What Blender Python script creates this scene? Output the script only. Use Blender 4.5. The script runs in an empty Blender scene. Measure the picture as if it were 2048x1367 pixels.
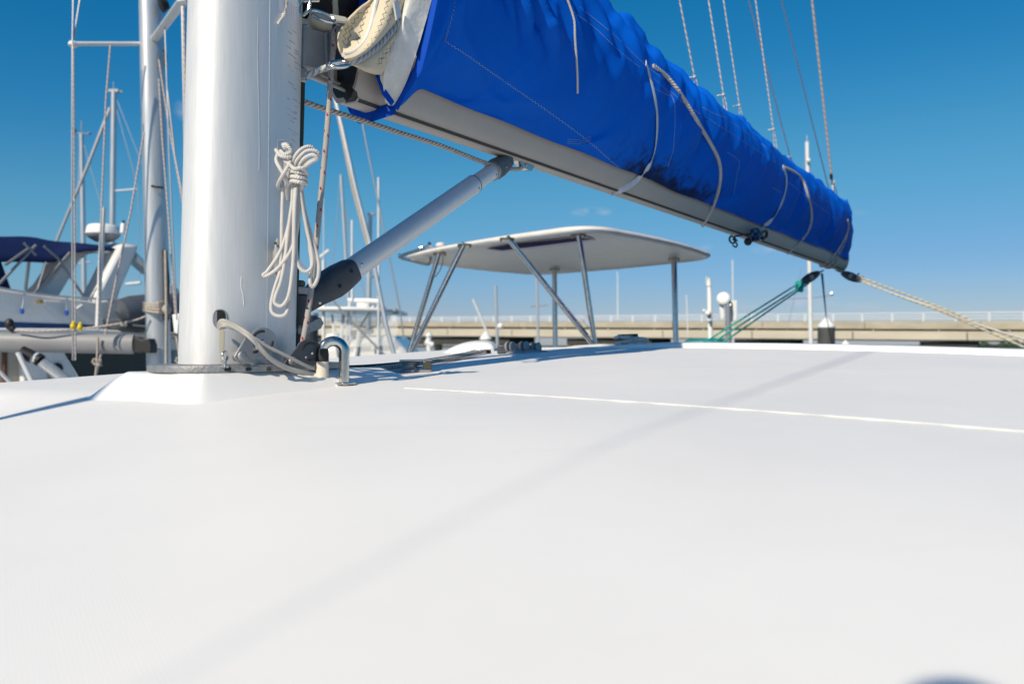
import bpy, bmesh, math, random
from mathutils import Vector, Matrix, noise
from mathutils.bvhtree import BVHTree
random.seed(7)
SC = bpy.context.scene
COL = SC.collection
V = Vector
FOC = 1600.0
PITCH = math.atan(7.0/FOC)
WATER = -2.9
MAST = V((-.665, 1.95, 0)); AX = V((.554, .8325, 0)).normalized(); PT = V((AX.y, -AX.x, 0)); UP = V((0,0,1))
ORG = V((0,0,0))

def ray(px, py):
    x = (px-1024)/FOC; z = (683.5-py)/FOC
    c, s = math.cos(PITCH), math.sin(PITCH)
    return V((x, c - s*z, s + c*z))
def P(px, py, d):
    r = ray(px, py); return r*(d/r.y)
def PZ(px, py, z):
    r = ray(px, py); return r*(z/r.z)
def BP(u, v, z):
    return MAST + AX*u + PT*v + UP*z
def PV(px, py, v0):
    """the point of a sight line on the fore-and-aft vertical plane v = v0 of the marina berths"""
    r = ray(px, py); n = PT
    return r*(((MAST + PT*v0).dot(n))/r.dot(n))

# ------------------------------------------------------------------ mesh builder
class MB:
    def __init__(self):
        self.v = []; self.f = []; self.uv = []; self.mi = []; self.cur = 0
    def add(self, pts): 
        i = len(self.v); self.v += [V(p) for p in pts]; return i
    def face(self, idx, uv=None):
        self.f.append(tuple(idx)); self.uv.append(uv); self.mi.append(self.cur)
    def loft(self, rings, closed=True, cap=True, wrap=False, uvs=None):
        n = len(rings[0]); base = [self.add(r) for r in rings]
        L = [0.0]
        for a, b in zip(rings, rings[1:]):
            L.append(L[-1] + (sum((V(b[k])-V(a[k])).length for k in range(n))/n))
        m = len(rings)
        for i in range(m if wrap else m-1):
            a = base[i]; b = base[(i+1) % m]
            for k in range(n if closed else n-1):
                k2 = (k+1) % n
                l0 = L[i]; l1 = L[i+1] if i+1 < m else L[i]+.01
                u = ((l0, k/n), (l0, (k+1)/n), (l1, (k+1)/n), (l1, k/n))
                self.face((a+k, a+k2, b+k2, b+k), u)
        if closed and cap and not wrap:
            self.face([base[0]+k for k in range(n)][::-1]); self.face([base[-1]+k for k in range(n)])
        return self
    def tube(self, pts, r, n=8, closed=False, spl=0, cap=True, flat=None, up=None):
        pts = [V(p) for p in pts]
        if spl: pts = catmull(pts, spl, closed)
        m = len(pts); rr = r if isinstance(r, (list, tuple)) else [r]*m
        if len(rr) != m:
            rr = [rr[0] + (rr[-1]-rr[0])*i/(m-1) for i in range(m)]
        rings = []; nrm = None
        for i, p in enumerate(pts):
            a = pts[(i-1) % m] if (closed or i > 0) else pts[i]
            b = pts[(i+1) % m] if (closed or i < m-1) else pts[i]
            t = (b-a)
            if t.length < 1e-9: t = V((0,0,1))
            t.normalize()
            if up is not None: nrm = V(up)
            if nrm is None:
                nrm = V((0,0,1)) if abs(t.z) < .9 else V((1,0,0))
            nrm = nrm - t*nrm.dot(t)
            if nrm.length < 1e-6: nrm = t.orthogonal()
            nrm.normalize(); bn = t.cross(nrm)
            fx, fy = flat if flat else (1, 1)
            rings.append([p + (nrm*math.cos(2*math.pi*k/n)*fx + bn*math.sin(2*math.pi*k/n)*fy)*rr[i] for k in range(n)])
        return self.loft(rings, True, cap, closed)
    def box(self, c, s, ex=None, ey=None, ez=None):
        ex = ex or V((1,0,0)); ey = ey or V((0,1,0)); ez = ez or V((0,0,1)); c = V(c)
        q = [c + ex*(s[0]/2*a) + ey*(s[1]/2*b) + ez*(s[2]/2*d) for d in (-1,1) for a, b in ((-1,-1),(1,-1),(1,1),(-1,1))]
        i = self.add(q)
        for f in ((3,2,1,0),(4,5,6,7),(0,1,5,4),(1,2,6,5),(2,3,7,6),(3,0,4,7)):
            self.face([i+k for k in f])
        return self
    def lathe(self, prof, o, ax=UP, n=24, ref=None):
        ax = V(ax).normalized(); e1 = (V(ref) - ax*V(ref).dot(ax)).normalized() if ref is not None else ax.orthogonal().normalized(); e2 = ax.cross(e1); o = V(o)
        rings = [[o + ax*h + (e1*math.cos(2*math.pi*k/n) + e2*math.sin(2*math.pi*k/n))*max(r, 1e-5) for k in range(n)] for r, h in prof]
        return self.loft(rings, True, True)
    def prism(self, pts, off):
        """closed outline of world points swept by the vector off"""
        off = V(off); pts = [V(p) for p in pts]
        return self.loft([pts, [p+off for p in pts]], True, True)
    def ball(self, c, r, n=16, sz=1.0):
        m = n//2
        return self.lathe([(r*math.sin(math.pi*i/m), -r*sz*math.cos(math.pi*i/m)) for i in range(m+1)], c, UP, n)

def catmull(pts, k, closed=False):
    out = []; m = len(pts); segs = m if closed else m-1
    for i in range(segs):
        p1 = pts[i]; p2 = pts[(i+1) % m]
        p0 = pts[(i-1) % m] if (closed or i > 0) else p1*2-p2
        p3 = pts[(i+2) % m] if (closed or i < m-2) else p2*2-p1
        for j in range(k):
            t = j/k
            out.append(.5*((2*p1) + (p2-p0)*t + (2*p0-5*p1+4*p2-p3)*t*t + (3*p1-p0-3*p2+p3)*t**3))
    if not closed: out.append(pts[-1].copy())
    return out

ROOT = {}
def empty(name, label, cat, loc, group=None):
    o = bpy.data.objects.new(name, None); COL.objects.link(o); o.empty_display_size = .1
    o.location = loc; ROOT[o.name] = V(loc); o['label'] = label; o['category'] = cat
    if group: o['group'] = group
    return o
def obj(name, mb, mat, parent=None, bevel=0, sharp=38, loc=None, sub=0, label=None, seg=2):
    me = bpy.data.meshes.new(name)
    base = ROOT[parent.name] if parent else (V(loc) if loc is not None else ORG)
    me.from_pydata([tuple(p-base) for p in mb.v], [], mb.f)
    uvl = me.uv_layers.new(name='UVMap'); k = 0
    for fi, f in enumerate(mb.f):
        u = mb.uv[fi]
        for j in range(len(f)):
            if u: uvl.data[k].uv = u[j]
            k += 1
    for m in (mat if isinstance(mat, list) else [mat]): me.materials.append(m)
    for p, i in zip(me.polygons, mb.mi): p.use_smooth = True; p.material_index = i
    bm = bmesh.new(); bm.from_mesh(me); bmesh.ops.recalc_face_normals(bm, faces=bm.faces); bm.to_mesh(me); bm.free()
    me.set_sharp_from_angle(angle=math.radians(sharp))
    o = bpy.data.objects.new(name, me); COL.objects.link(o)
    ROOT[o.name] = base
    if parent: o.parent = parent
    else: o.location = base
    if bevel:
        b = o.modifiers.new('bevel', 'BEVEL'); b.width = bevel; b.segments = seg; b.limit_method = 'ANGLE'; b.angle_limit = math.radians(40)
    if sub:
        b = o.modifiers.new('sub', 'SUBSURF'); b.levels = sub; b.render_levels = sub
    if label: o['label'] = label
    return o
def thing(name, mb, mat, label, cat, group=None, **k):
    lo = V((min(p.x for p in mb.v)+max(p.x for p in mb.v), min(p.y for p in mb.v)+max(p.y for p in mb.v), 2*min(p.z for p in mb.v)))/2
    o = obj(name, mb, mat, loc=lo, **k); o['label'] = label; o['category'] = cat
    if group: o['group'] = group
    return o
def struct(name, mb, mat, **k):
    o = obj(name, mb, mat, **k); o['kind'] = 'structure'; return o
def bvh_of(mb):
    return BVHTree.FromPolygons([tuple(p) for p in mb.v], mb.f)
def hit(bvh, px, py, off=.003):
    r = ray(px, py).normalized(); h = bvh.ray_cast(ORG, r)
    if h[0] is None: return None
    return h[0] - r*off
def hits(bvh, pts, off=.003):
    return [q for q in (hit(bvh, a, b, off) for a, b in pts) if q is not None]

# ------------------------------------------------------------------ materials
def mat(name, col, rough=.5, metal=0, spec=.5, coat=0, noise_s=0, noise_a=.0, bump=0, bump_s=60, sheen=0, stretch=None, alpha=None, trans=0, emis=None, col2=None):
    m = bpy.data.materials.new(name); m.use_nodes = True; nt = m.node_tree; b = nt.nodes['Principled BSDF']
    b.inputs['Base Color'].default_value = (*col, 1); b.inputs['Roughness'].default_value = rough; b.inputs['Metallic'].default_value = metal
    b.inputs['Specular IOR Level'].default_value = spec; b.inputs['Coat Weight'].default_value = coat; b.inputs['Coat Roughness'].default_value = .08
    if sheen: b.inputs['Sheen Weight'].default_value = sheen; b.inputs['Sheen Roughness'].default_value = .4
    if alpha is not None: b.inputs['Alpha'].default_value = alpha
    if trans: b.inputs['Transmission Weight'].default_value = trans
    tc = nt.nodes.new('ShaderNodeTexCoord'); mp = nt.nodes.new('ShaderNodeMapping'); nt.links.new(tc.outputs['Object'], mp.inputs[0])
    if stretch: mp.inputs['Scale'].default_value = stretch
    if noise_a:
        n = nt.nodes.new('ShaderNodeTexNoise'); n.inputs['Scale'].default_value = noise_s; n.inputs['Detail'].default_value = 6; n.inputs['Roughness'].default_value = .65
        nt.links.new(mp.outputs[0], n.inputs['Vector'])
        r = nt.nodes.new('ShaderNodeValToRGB'); r.color_ramp.elements[0].position = .3; r.color_ramp.elements[1].position = .7
        c2 = col2 or tuple(c*(1-noise_a) for c in col)
        r.color_ramp.elements[0].color = (*c2, 1); r.color_ramp.elements[1].color = (*[min(1, c*(1+noise_a*.35)) for c in col], 1)
        nt.links.new(n.outputs['Fac'], r.inputs[0]); nt.links.new(r.outputs[0], b.inputs['Base Color'])
        mr = nt.nodes.new('ShaderNodeMapRange'); mr.inputs['To Min'].default_value = max(0, rough-.08); mr.inputs['To Max'].default_value = min(1, rough+.1)
        nt.links.new(n.outputs['Fac'], mr.inputs[0]); nt.links.new(mr.outputs[0], b.inputs['Roughness'])
    if bump:
        n = nt.nodes.new('ShaderNodeTexNoise'); n.inputs['Scale'].default_value = bump_s; n.inputs['Detail'].default_value = 4
        nt.links.new(mp.outputs[0], n.inputs['Vector'])
        bp = nt.nodes.new('ShaderNodeBump'); bp.inputs['Strength'].default_value = bump; bp.inputs['Distance'].default_value = .01
        nt.links.new(n.outputs['Fac'], bp.inputs['Height']); nt.links.new(bp.outputs[0], b.inputs['Normal'])
    return m

def math_n(nt, op, a, b=None):
    n = nt.nodes.new('ShaderNodeMath'); n.operation = op
    for i, x in enumerate((a, b)):
        if x is None: continue
        if isinstance(x, (int, float)): n.inputs[i].default_value = x
        else: nt.links.new(x, n.inputs[i])
    return n.outputs[0]
def rope_mat(name, light, dark, pitch=.02, strands=3, fleck=None, depth=.6, fleck_p=.05, width=.5, rough=.75):
    """laid or braided rope: stripes run round the rope by its own length (UV)"""
    m = bpy.data.materials.new(name); m.use_nodes = True; nt = m.node_tree; b = nt.nodes['Principled BSDF']; b.inputs['Roughness'].default_value = rough
    b.inputs['Specular IOR Level'].default_value = .25
    uv = nt.nodes.new('ShaderNodeUVMap'); sp = nt.nodes.new('ShaderNodeSeparateXYZ'); nt.links.new(uv.outputs[0], sp.inputs[0])
    a = math_n(nt, 'MULTIPLY', sp.outputs[0], 1/pitch); v = math_n(nt, 'MULTIPLY', sp.outputs[1], float(strands))
    w = math_n(nt, 'SINE', math_n(nt, 'MULTIPLY', math_n(nt, 'ADD', a, v), 2*math.pi))
    h = math_n(nt, 'ABSOLUTE', math_n(nt, 'SINE', math_n(nt, 'MULTIPLY', math_n(nt, 'ADD', a, v), math.pi)))
    tc = nt.nodes.new('ShaderNodeTexCoord'); nz = nt.nodes.new('ShaderNodeTexNoise'); nz.inputs['Scale'].default_value = 35; nt.links.new(tc.outputs['Object'], nz.inputs['Vector'])
    f = math_n(nt, 'MULTIPLY', math_n(nt, 'POWER', h, .6), math_n(nt, 'ADD', math_n(nt, 'MULTIPLY', nz.outputs['Fac'], .7), .55))
    r = nt.nodes.new('ShaderNodeMixRGB'); r.inputs[1].default_value = (*dark, 1); r.inputs[2].default_value = (*light, 1); nt.links.new(f, r.inputs[0])
    out = r.outputs[0]
    if fleck:
        c1 = math_n(nt, 'FRACT', math_n(nt, 'ADD', math_n(nt, 'MULTIPLY', sp.outputs[0], 1/fleck_p), math_n(nt, 'MULTIPLY', sp.outputs[1], 1.0)))
        c2 = math_n(nt, 'FRACT', math_n(nt, 'ADD', math_n(nt, 'MULTIPLY', sp.outputs[0], 1/fleck_p*.5), math_n(nt, 'MULTIPLY', sp.outputs[1], -3.0)))
        fl = math_n(nt, 'MULTIPLY', math_n(nt, 'LESS_THAN', c1, .15), math_n(nt, 'LESS_THAN', c2, .42))
        r2 = nt.nodes.new('ShaderNodeMixRGB'); r2.inputs[2].default_value = (*fleck, 1); nt.links.new(fl, r2.inputs[0]); nt.links.new(out, r2.inputs[1]); out = r2.outputs[0]
    nt.links.new(out, b.inputs['Base Color'])
    bp = nt.nodes.new('ShaderNodeBump'); bp.inputs['Strength'].default_value = depth; bp.inputs['Distance'].default_value = .003
    nt.links.new(h, bp.inputs['Height']); nt.links.new(bp.outputs[0], b.inputs['Normal'])
    return m

M = {}
M['gel'] = mat('white_gelcoat', (.80,.80,.79), .28, coat=.3, noise_s=3, noise_a=.03)
M['gel_dull'] = mat('weathered_gelcoat', (.70,.69,.66), .4, noise_s=9, noise_a=.12)
M['yacht_white'] = mat('yacht_gelcoat', (.74,.74,.73), .25, coat=.4, noise_s=1.5, noise_a=.06)
M['alu'] = mat('satin_anodised_aluminium', (.72,.72,.72), .45, metal=.36, noise_s=22, noise_a=.08, stretch=(9,9,.35))
M['alu_far'] = mat('weathered_spar_aluminium', (.60,.62,.64), .35, metal=.55, noise_s=5, noise_a=.15, stretch=(6,6,.4))
M['alu_white'] = mat('white_painted_spar', (.72,.73,.74), .35, noise_s=4, noise_a=.1)
M['boom'] = mat('grey_painted_boom', (.40,.375,.345), .5, noise_s=6, noise_a=.08)
M['slot'] = mat('dark_slot', (.03,.03,.03), .7)
M['steel'] = mat('polished_stainless', (.60,.585,.56), .17, metal=1, noise_s=40, noise_a=.18)
M['steel_b'] = mat('rust_tinted_stainless', (.40,.32,.22), .35, metal=.9, noise_s=60, noise_a=.5)
M['cast'] = mat('cast_aluminium', (.33,.34,.35), .5, metal=.6, noise_s=120, noise_a=.35, bump=.25, bump_s=220)
M['greyplate'] = mat('grey_sheave_cheek', (.30,.31,.33), .42, metal=.4, noise_s=80, noise_a=.12)
M['darkplate'] = mat('dark_sheave_cheek', (.075,.08,.09), .45, metal=.2, noise_s=80, noise_a=.2)
M['plastic'] = mat('dark_grey_plastic', (.062,.065,.072), .5, noise_s=30, noise_a=.25)
M['plastic_l'] = mat('light_grey_plastic', (.30,.31,.32), .5, noise_s=30, noise_a=.15)
M['black'] = mat('black_rubber', (.012,.012,.013), .55)
M['pvc'] = mat('aged_cream_pvc', (.72,.66,.54), .5, noise_s=14, noise_a=.1)
M['bluesail'] = mat('blue_acrylic_canvas', (.0008,.050,.42), .62, spec=.12, sheen=.0, noise_s=5, noise_a=.12, bump=.05, bump_s=350)
M['bluetrim'] = mat('blue_binding_tape', (.001,.06,.44), .6, spec=.12)
M['navy'] = mat('navy_canvas', (.003,.013,.075), .7, spec=.3, noise_s=2.5, noise_a=.25)
M['navystripe'] = mat('navy_hull_stripe', (.012,.045,.16), .3)
M['sail'] = mat('cream_sailcloth', (.60,.53,.40), .7, noise_s=6, noise_a=.16, bump=.08, bump_s=90)
M['lining'] = mat('white_canvas_lining', (.70,.70,.68), .75, noise_s=9, noise_a=.30, bump=.35, bump_s=28)
M['thread'] = mat('sail_thread', (.10,.09,.08), .8)
M['threadw'] = mat('pale_thread', (.22,.38,.58), .8)
M['webb'] = mat('white_webbing', (.52,.56,.62), .6, noise_s=30, noise_a=.1)
M['glass'] = mat('dark_tinted_glass', (.012,.022,.032), .06, spec=.6, noise_s=1.2, noise_a=.5)
M['glasslt'] = mat('painted_reflection_glass', (.30,.42,.55), .05, metal=.3)  # pale blue paints the sky's reflection into the glass colour
M['vinyl'] = mat('clear_vinyl', (.85,.88,.9), .08, alpha=.22)
M['concrete'] = mat('beige_concrete', (.44,.395,.31), .85, noise_s=.35, noise_a=.28, stretch=(1,1,3))  # beige of the parapet and columns
M['concrete2'] = mat('cream_concrete_beam', (.52,.48,.39), .85, noise_s=.25, noise_a=.16, stretch=(1,1,3))
M['concrete_d'] = mat('shade_and_joint_concrete', (.055,.055,.05), .9, noise_s=.5, noise_a=.3)  # near black: shade under the bridge painted in, also the joints
M['rail'] = mat('galvanised_rail', (.66,.70,.74), .5)
M['pile'] = mat('dark_pile_sleeve', (.065,.068,.07), .6, noise_s=3, noise_a=.25)
M['cone'] = mat('white_pile_cap', (.78,.78,.77), .5)
M['wood'] = mat('varnished_teak', (.16,.05,.02), .35, noise_s=12, noise_a=.4, stretch=(8,8,1))
M['beige'] = mat('beige_cabin_side', (.42,.38,.32), .5, noise_s=2, noise_a=.12)
M['grey_inf'] = mat('dark_grey_inflatable', (.07,.085,.11), .55, noise_s=3, noise_a=.2)
M['yellow'] = mat('yellow_plastic', (.65,.50,.02), .5)
M['bluecap'] = mat('blue_plastic_cap', (.01,.09,.45), .5)
M['teal'] = mat('teal_canvas', (.0,.19,.20), .6)
M['sheet_lbl'] = mat('white_sticker', (.82,.80,.81), .5, noise_s=30, noise_a=.08)
M['printgrey'] = mat('faded_print', (.30,.22,.26), .7)
M['script'] = mat('faded_script_lettering', (.17,.20,.22), .6)
M['hatch'] = mat('tinted_roof_hatch', (.004,.006,.05), .5, spec=.03)
M['shadefill'] = mat('painted_shade_brown', (.035,.030,.025), .8, noise_s=40, noise_a=.4)  # dark brown that paints shade in the hollow beside the sail
M['hatchf'] = mat('pale_hatch_frame', (.62,.52,.60), .4)
M['whiteplastic'] = mat('white_radome', (.80,.80,.79), .35, coat=.2)
M['foil'] = mat('clear_plastic_bag', (.6,.65,.7), .12, metal=.4, bump=.6, bump_s=25)
M['tree'] = mat('distant_foliage', (.03,.06,.03), .9, noise_s=.5, noise_a=.4)
M['shadowball'] = mat('shadow_ball_navy', (.03,.03,.06), .5)
M['stain'] = mat('algae_stain', (.50,.47,.37), .8)
M['chalk'] = mat('chalky_scratch', (.66,.665,.67), .6)
M['seamline'] = mat('extrusion_line', (.46,.47,.48), .5, metal=.4)
M['tubegrey'] = mat('dull_tube', (.22,.23,.25), .45, metal=.5)
M['farboom'] = mat('shade_darkened_spar', (.25,.255,.27), .5, noise_s=3, noise_a=.1)  # grey darkened to stand in for the shade on this boom
M['brass'] = mat('brass_pin', (.6,.45,.2), .35, metal=1)
M['rope_w'] = rope_mat('white_braid', (.66,.65,.635), (.36,.345,.33), .0046, 2, depth=.5)
M['rope_laid'] = rope_mat('grey_laid_rope', (.54,.49,.44), (.17,.15,.125), .017, 3, depth=1)
M['rope_laidw'] = rope_mat('white_laid_rope', (.66,.64,.60), (.26,.24,.22), .017, 3, depth=1)
M['rope_steel'] = rope_mat('grey_laid_bolt_rope', (.50,.52,.55), (.14,.15,.17), .02, 3, depth=1)
M['rope_red'] = rope_mat('grey_braid_with_red_fleck', (.44,.42,.40), (.24,.23,.22), .006, 2, fleck=(.33,.015,.03), depth=.5, fleck_p=.05)
M['rope_redw'] = rope_mat('white_braid_with_red_fleck', (.70,.68,.65), (.42,.40,.38), .006, 2, fleck=(.33,.015,.03), depth=.5, fleck_p=.05)
M['rope_dk'] = rope_mat('dark_green_braid', (.055,.075,.06), (.012,.014,.012), .006, 3, depth=.6)
M['rope_green'] = rope_mat('sea_green_braid', (.03,.46,.38), (.015,.30,.26), .03, 2, depth=.3)
M['rope_teal'] = rope_mat('teal_line', (.02,.17,.24), (.01,.08,.12), .03, 2, depth=.3)
M['rope_gold'] = rope_mat('gold_fleck_line', (.56,.51,.38), (.14,.17,.18), .055, 1, depth=.3)
M['rope_blue'] = rope_mat('white_rope_blue_fleck', (.62,.62,.58), (.40,.38,.34), .01, 2, fleck=(.05,.15,.32), depth=.4, fleck_p=.05)
M['rope_tan'] = rope_mat('tan_lazy_line', (.74,.70,.66), (.40,.36,.33), .035, 1, depth=.8)
M['rope_lilac'] = rope_mat('faded_pink_line', (.56,.50,.54), (.36,.32,.37), .02, 1, depth=.5)
M['wire'] = mat('rigging_wire', (.42,.42,.43), .35, metal=.6)
M['wire_t'] = rope_mat('weathered_halyard', (.55,.49,.46), (.28,.23,.22), .05, 1, depth=.4)
M['cable'] = mat('grey_cable_sheath', (.40,.385,.36), .55, noise_s=20, noise_a=.08)

# the non-skid deck: fine raised dots, dulled and faintly soiled
def deck_mat():
    m = mat('nonskid_gelcoat', (.775,.775,.77), .52, spec=.3, noise_s=2.2, noise_a=.035); nt = m.node_tree; b = nt.nodes['Principled BSDF']
    tc = nt.nodes.new('ShaderNodeTexCoord'); mp = nt.nodes.new('ShaderNodeMapping'); mp.inputs['Rotation'].default_value = (0,0,math.radians(56)+math.pi/4)
    nt.links.new(tc.outputs['Object'], mp.inputs[0]); sp = nt.nodes.new('ShaderNodeSeparateXYZ'); nt.links.new(mp.outputs[0], sp.inputs[0])
    k = 2*math.pi/.0046
    h = math_n(nt, 'MULTIPLY', math_n(nt, 'SINE', math_n(nt, 'MULTIPLY', sp.outputs[0], k)), math_n(nt, 'SINE', math_n(nt, 'MULTIPLY', sp.outputs[1], k)))
    bp = nt.nodes.new('ShaderNodeBump'); bp.inputs['Strength'].default_value = .13; bp.inputs['Distance'].default_value = .0012
    nt.links.new(h, bp.inputs['Height']); nt.links.new(bp.outputs[0], b.inputs['Normal'])
    # dirt specks and faint water marks
    src = b.inputs['Base Color'].links[0].from_socket
    vo = nt.nodes.new('ShaderNodeTexVoronoi'); vo.inputs['Scale'].default_value = 16; nt.links.new(tc.outputs['Object'], vo.inputs['Vector'])
    sx = nt.nodes.new('ShaderNodeSeparateXYZ'); nt.links.new(vo.outputs['Color'], sx.inputs[0])
    spk = math_n(nt, 'MULTIPLY', math_n(nt, 'LESS_THAN', vo.outputs['Distance'], math_n(nt, 'MULTIPLY', sx.outputs[1], .035)), math_n(nt, 'GREATER_THAN', sx.outputs[0], .86))
    n2 = nt.nodes.new('ShaderNodeTexNoise'); n2.inputs['Scale'].default_value = 1.0; n2.inputs['Detail'].default_value = 9; n2.inputs['Roughness'].default_value = .7; n2.inputs['Distortion'].default_value = .6
    m2 = nt.nodes.new('ShaderNodeMapping'); m2.inputs['Rotation'].default_value = (0, 0, math.radians(-56)); m2.inputs['Scale'].default_value = (.9, 7, 1); nt.links.new(tc.outputs['Object'], m2.inputs[0]); nt.links.new(m2.outputs[0], n2.inputs['Vector'])
    wr_ = nt.nodes.new('ShaderNodeMapRange'); wr_.inputs['From Min'].default_value = .55; wr_.inputs['From Max'].default_value = .75; wr_.inputs['To Max'].default_value = .30; nt.links.new(n2.outputs['Fac'], wr_.inputs[0])
    x1 = nt.nodes.new('ShaderNodeMixRGB'); x1.inputs[2].default_value = (.66,.65,.62,1); nt.links.new(wr_.outputs[0], x1.inputs[0]); nt.links.new(src, x1.inputs[1])
    x2 = nt.nodes.new('ShaderNodeMixRGB'); x2.inputs[2].default_value = (.25,.22,.18,1); nt.links.new(math_n(nt, 'MULTIPLY', spk, .7), x2.inputs[0]); nt.links.new(x1.outputs[0], x2.inputs[1]); nt.links.new(x2.outputs[0], b.inputs['Base Color'])
    return m
M['deck'] = deck_mat()

# blue canvas with black mildew low on its side, in its own (length, height) coordinates
def cover_mat():
    m = mat('weathered_blue_canvas', (.0008,.108,.60), .6, spec=.06, noise_s=2.4, noise_a=.14, bump=.04, bump_s=400); nt = m.node_tree; b = nt.nodes['Principled BSDF']
    src = b.inputs['Base Color'].links[0].from_socket
    uv = nt.nodes.new('ShaderNodeUVMap'); sp = nt.nodes.new('ShaderNodeSeparateXYZ'); nt.links.new(uv.outputs[0], sp.inputs[0])
    tc = nt.nodes.new('ShaderNodeTexCoord'); nz = nt.nodes.new('ShaderNodeTexNoise'); nz.inputs['Scale'].default_value = 16; nz.inputs['Detail'].default_value = 8; nz.inputs['Roughness'].default_value = .75
    nt.links.new(tc.outputs['Object'], nz.inputs['Vector'])
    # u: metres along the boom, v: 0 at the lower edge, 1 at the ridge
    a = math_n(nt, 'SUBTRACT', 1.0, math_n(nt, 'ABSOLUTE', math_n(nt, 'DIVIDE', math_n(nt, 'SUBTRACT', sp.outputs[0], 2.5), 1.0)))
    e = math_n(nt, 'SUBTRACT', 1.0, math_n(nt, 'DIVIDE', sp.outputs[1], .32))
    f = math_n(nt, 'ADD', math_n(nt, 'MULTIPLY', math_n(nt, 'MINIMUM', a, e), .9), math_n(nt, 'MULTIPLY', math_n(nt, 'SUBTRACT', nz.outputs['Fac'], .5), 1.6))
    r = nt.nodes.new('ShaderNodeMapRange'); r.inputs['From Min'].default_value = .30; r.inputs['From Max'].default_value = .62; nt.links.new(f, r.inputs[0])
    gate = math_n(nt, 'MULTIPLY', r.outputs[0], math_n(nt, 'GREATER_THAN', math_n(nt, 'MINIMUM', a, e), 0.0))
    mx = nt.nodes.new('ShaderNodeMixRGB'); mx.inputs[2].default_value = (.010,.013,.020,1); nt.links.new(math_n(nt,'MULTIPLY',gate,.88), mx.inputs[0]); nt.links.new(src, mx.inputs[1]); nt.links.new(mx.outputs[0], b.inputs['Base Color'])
    return m
M['cover'] = cover_mat()

# ------------------------------------------------------------------ light, sky, camera
SUN_EL = math.radians(38)
sh = (-AX*math.cos(math.radians(2.6)) + PT*math.sin(math.radians(2.6)))
SUN = (sh*math.cos(SUN_EL) + UP*math.sin(SUN_EL)).normalized()
ld = bpy.data.lights.new('sun', 'SUN'); ld.energy = 5.0; ld.angle = math.radians(.53); ld.color = (1, .875, .69)
lo = bpy.data.objects.new('sun', ld); COL.objects.link(lo); lo.rotation_euler = SUN.to_track_quat('Z', 'Y').to_euler(); lo.location = SUN*30
wd = bpy.data.worlds.new('World'); SC.world = wd; wd.use_nodes = True; nt = wd.node_tree
bg = nt.nodes['Background']; sky = nt.nodes.new('ShaderNodeTexSky'); sky.sky_type = 'NISHITA'; sky.sun_disc = False
sky.sun_elevation = SUN_EL; sky.sun_rotation = math.atan2(SUN.x, SUN.y); sky.altitude = 0; sky.air_density = 1.0; sky.dust_density = .3; sky.ozone_density = 2.2
hs = nt.nodes.new('ShaderNodeHueSaturation'); hs.inputs['Saturation'].default_value = 1.25; hs.inputs['Hue'].default_value = .488; hs.inputs['Value'].default_value = 1.0
nt.links.new(sky.outputs[0], hs.inputs['Color'])
SKS = .09
def scale_n(src, k):
    n = nt.nodes.new('ShaderNodeVectorMath'); n.operation = 'SCALE'; n.inputs['Scale'].default_value = k; nt.links.new(src, n.inputs[0]); return n.outputs[0]
cv_ = nt.nodes.new('ShaderNodeRGBCurve'); cv_.mapping.extend = 'EXTRAPOLATED'
for ch, pts in ((0, ((0,0),(.05,.004),(.083,.017),(.164,.080),(.527,.275),(1,.62))), (1, ((0,0),(.235,.200),(.392,.337),(.76,.485),(1,.72))), (2, ((0,0),(.429,.462),(.617,.597),(.768,.701),(1,.90)))):
    c_ = cv_.mapping.curves[ch]
    c_.points[0].location = pts[0]; c_.points[1].location = pts[-1]
    for q in pts[1:-1]: c_.points.new(*q)
cv_.mapping.update()
nt.links.new(scale_n(hs.outputs[0], SKS), cv_.inputs['Color']); graded = scale_n(cv_.outputs[0], 1/SKS)
tc = nt.nodes.new('ShaderNodeTexCoord')
csum = None
for (cx, cy, wx, wy, st) in ((1183,424,36,9,.5), (1545,500,34,8,.35), (1600,604,60,14,.35), (1490,612,45,7,.2), (1725,424,14,7,.15), (366,222,14,16,.3), (1740,612,50,8,.2), (1405,497,20,7,.3)):
    c = ray(cx, cy).normalized()
    sb = nt.nodes.new('ShaderNodeVectorMath'); sb.operation = 'SUBTRACT'; nt.links.new(tc.outputs['Generated'], sb.inputs[0]); sb.inputs[1].default_value = c
    sc_ = nt.nodes.new('ShaderNodeVectorMath'); sc_.operation = 'MULTIPLY'; nt.links.new(sb.outputs[0], sc_.inputs[0]); sc_.inputs[1].default_value = (1600/wx, 1600/wx*.6, 1600/wy)
    ln = nt.nodes.new('ShaderNodeVectorMath'); ln.operation = 'LENGTH'; nt.links.new(sc_.outputs[0], ln.inputs[0])
    f = math_n(nt, 'MULTIPLY', math_n(nt, 'MAXIMUM', math_n(nt, 'SUBTRACT', 1.25, ln.outputs['Value']), 0.0), st)
    csum = f if csum is None else math_n(nt, 'ADD', csum, f)
cm = nt.nodes.new('ShaderNodeMapping'); cm.inputs['Scale'].default_value = (45, 45, 150); nt.links.new(tc.outputs['Generated'], cm.inputs[0])
cn = nt.nodes.new('ShaderNodeTexNoise'); cn.inputs['Scale'].default_value = 1; cn.inputs['Detail'].default_value = 6; nt.links.new(cm.outputs[0], cn.inputs['Vector'])
cf = math_n(nt, 'MULTIPLY', csum, math_n(nt, 'MAXIMUM', math_n(nt, 'MULTIPLY', math_n(nt, 'SUBTRACT', cn.outputs['Fac'], .36), 4.5), 0.0))
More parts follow.
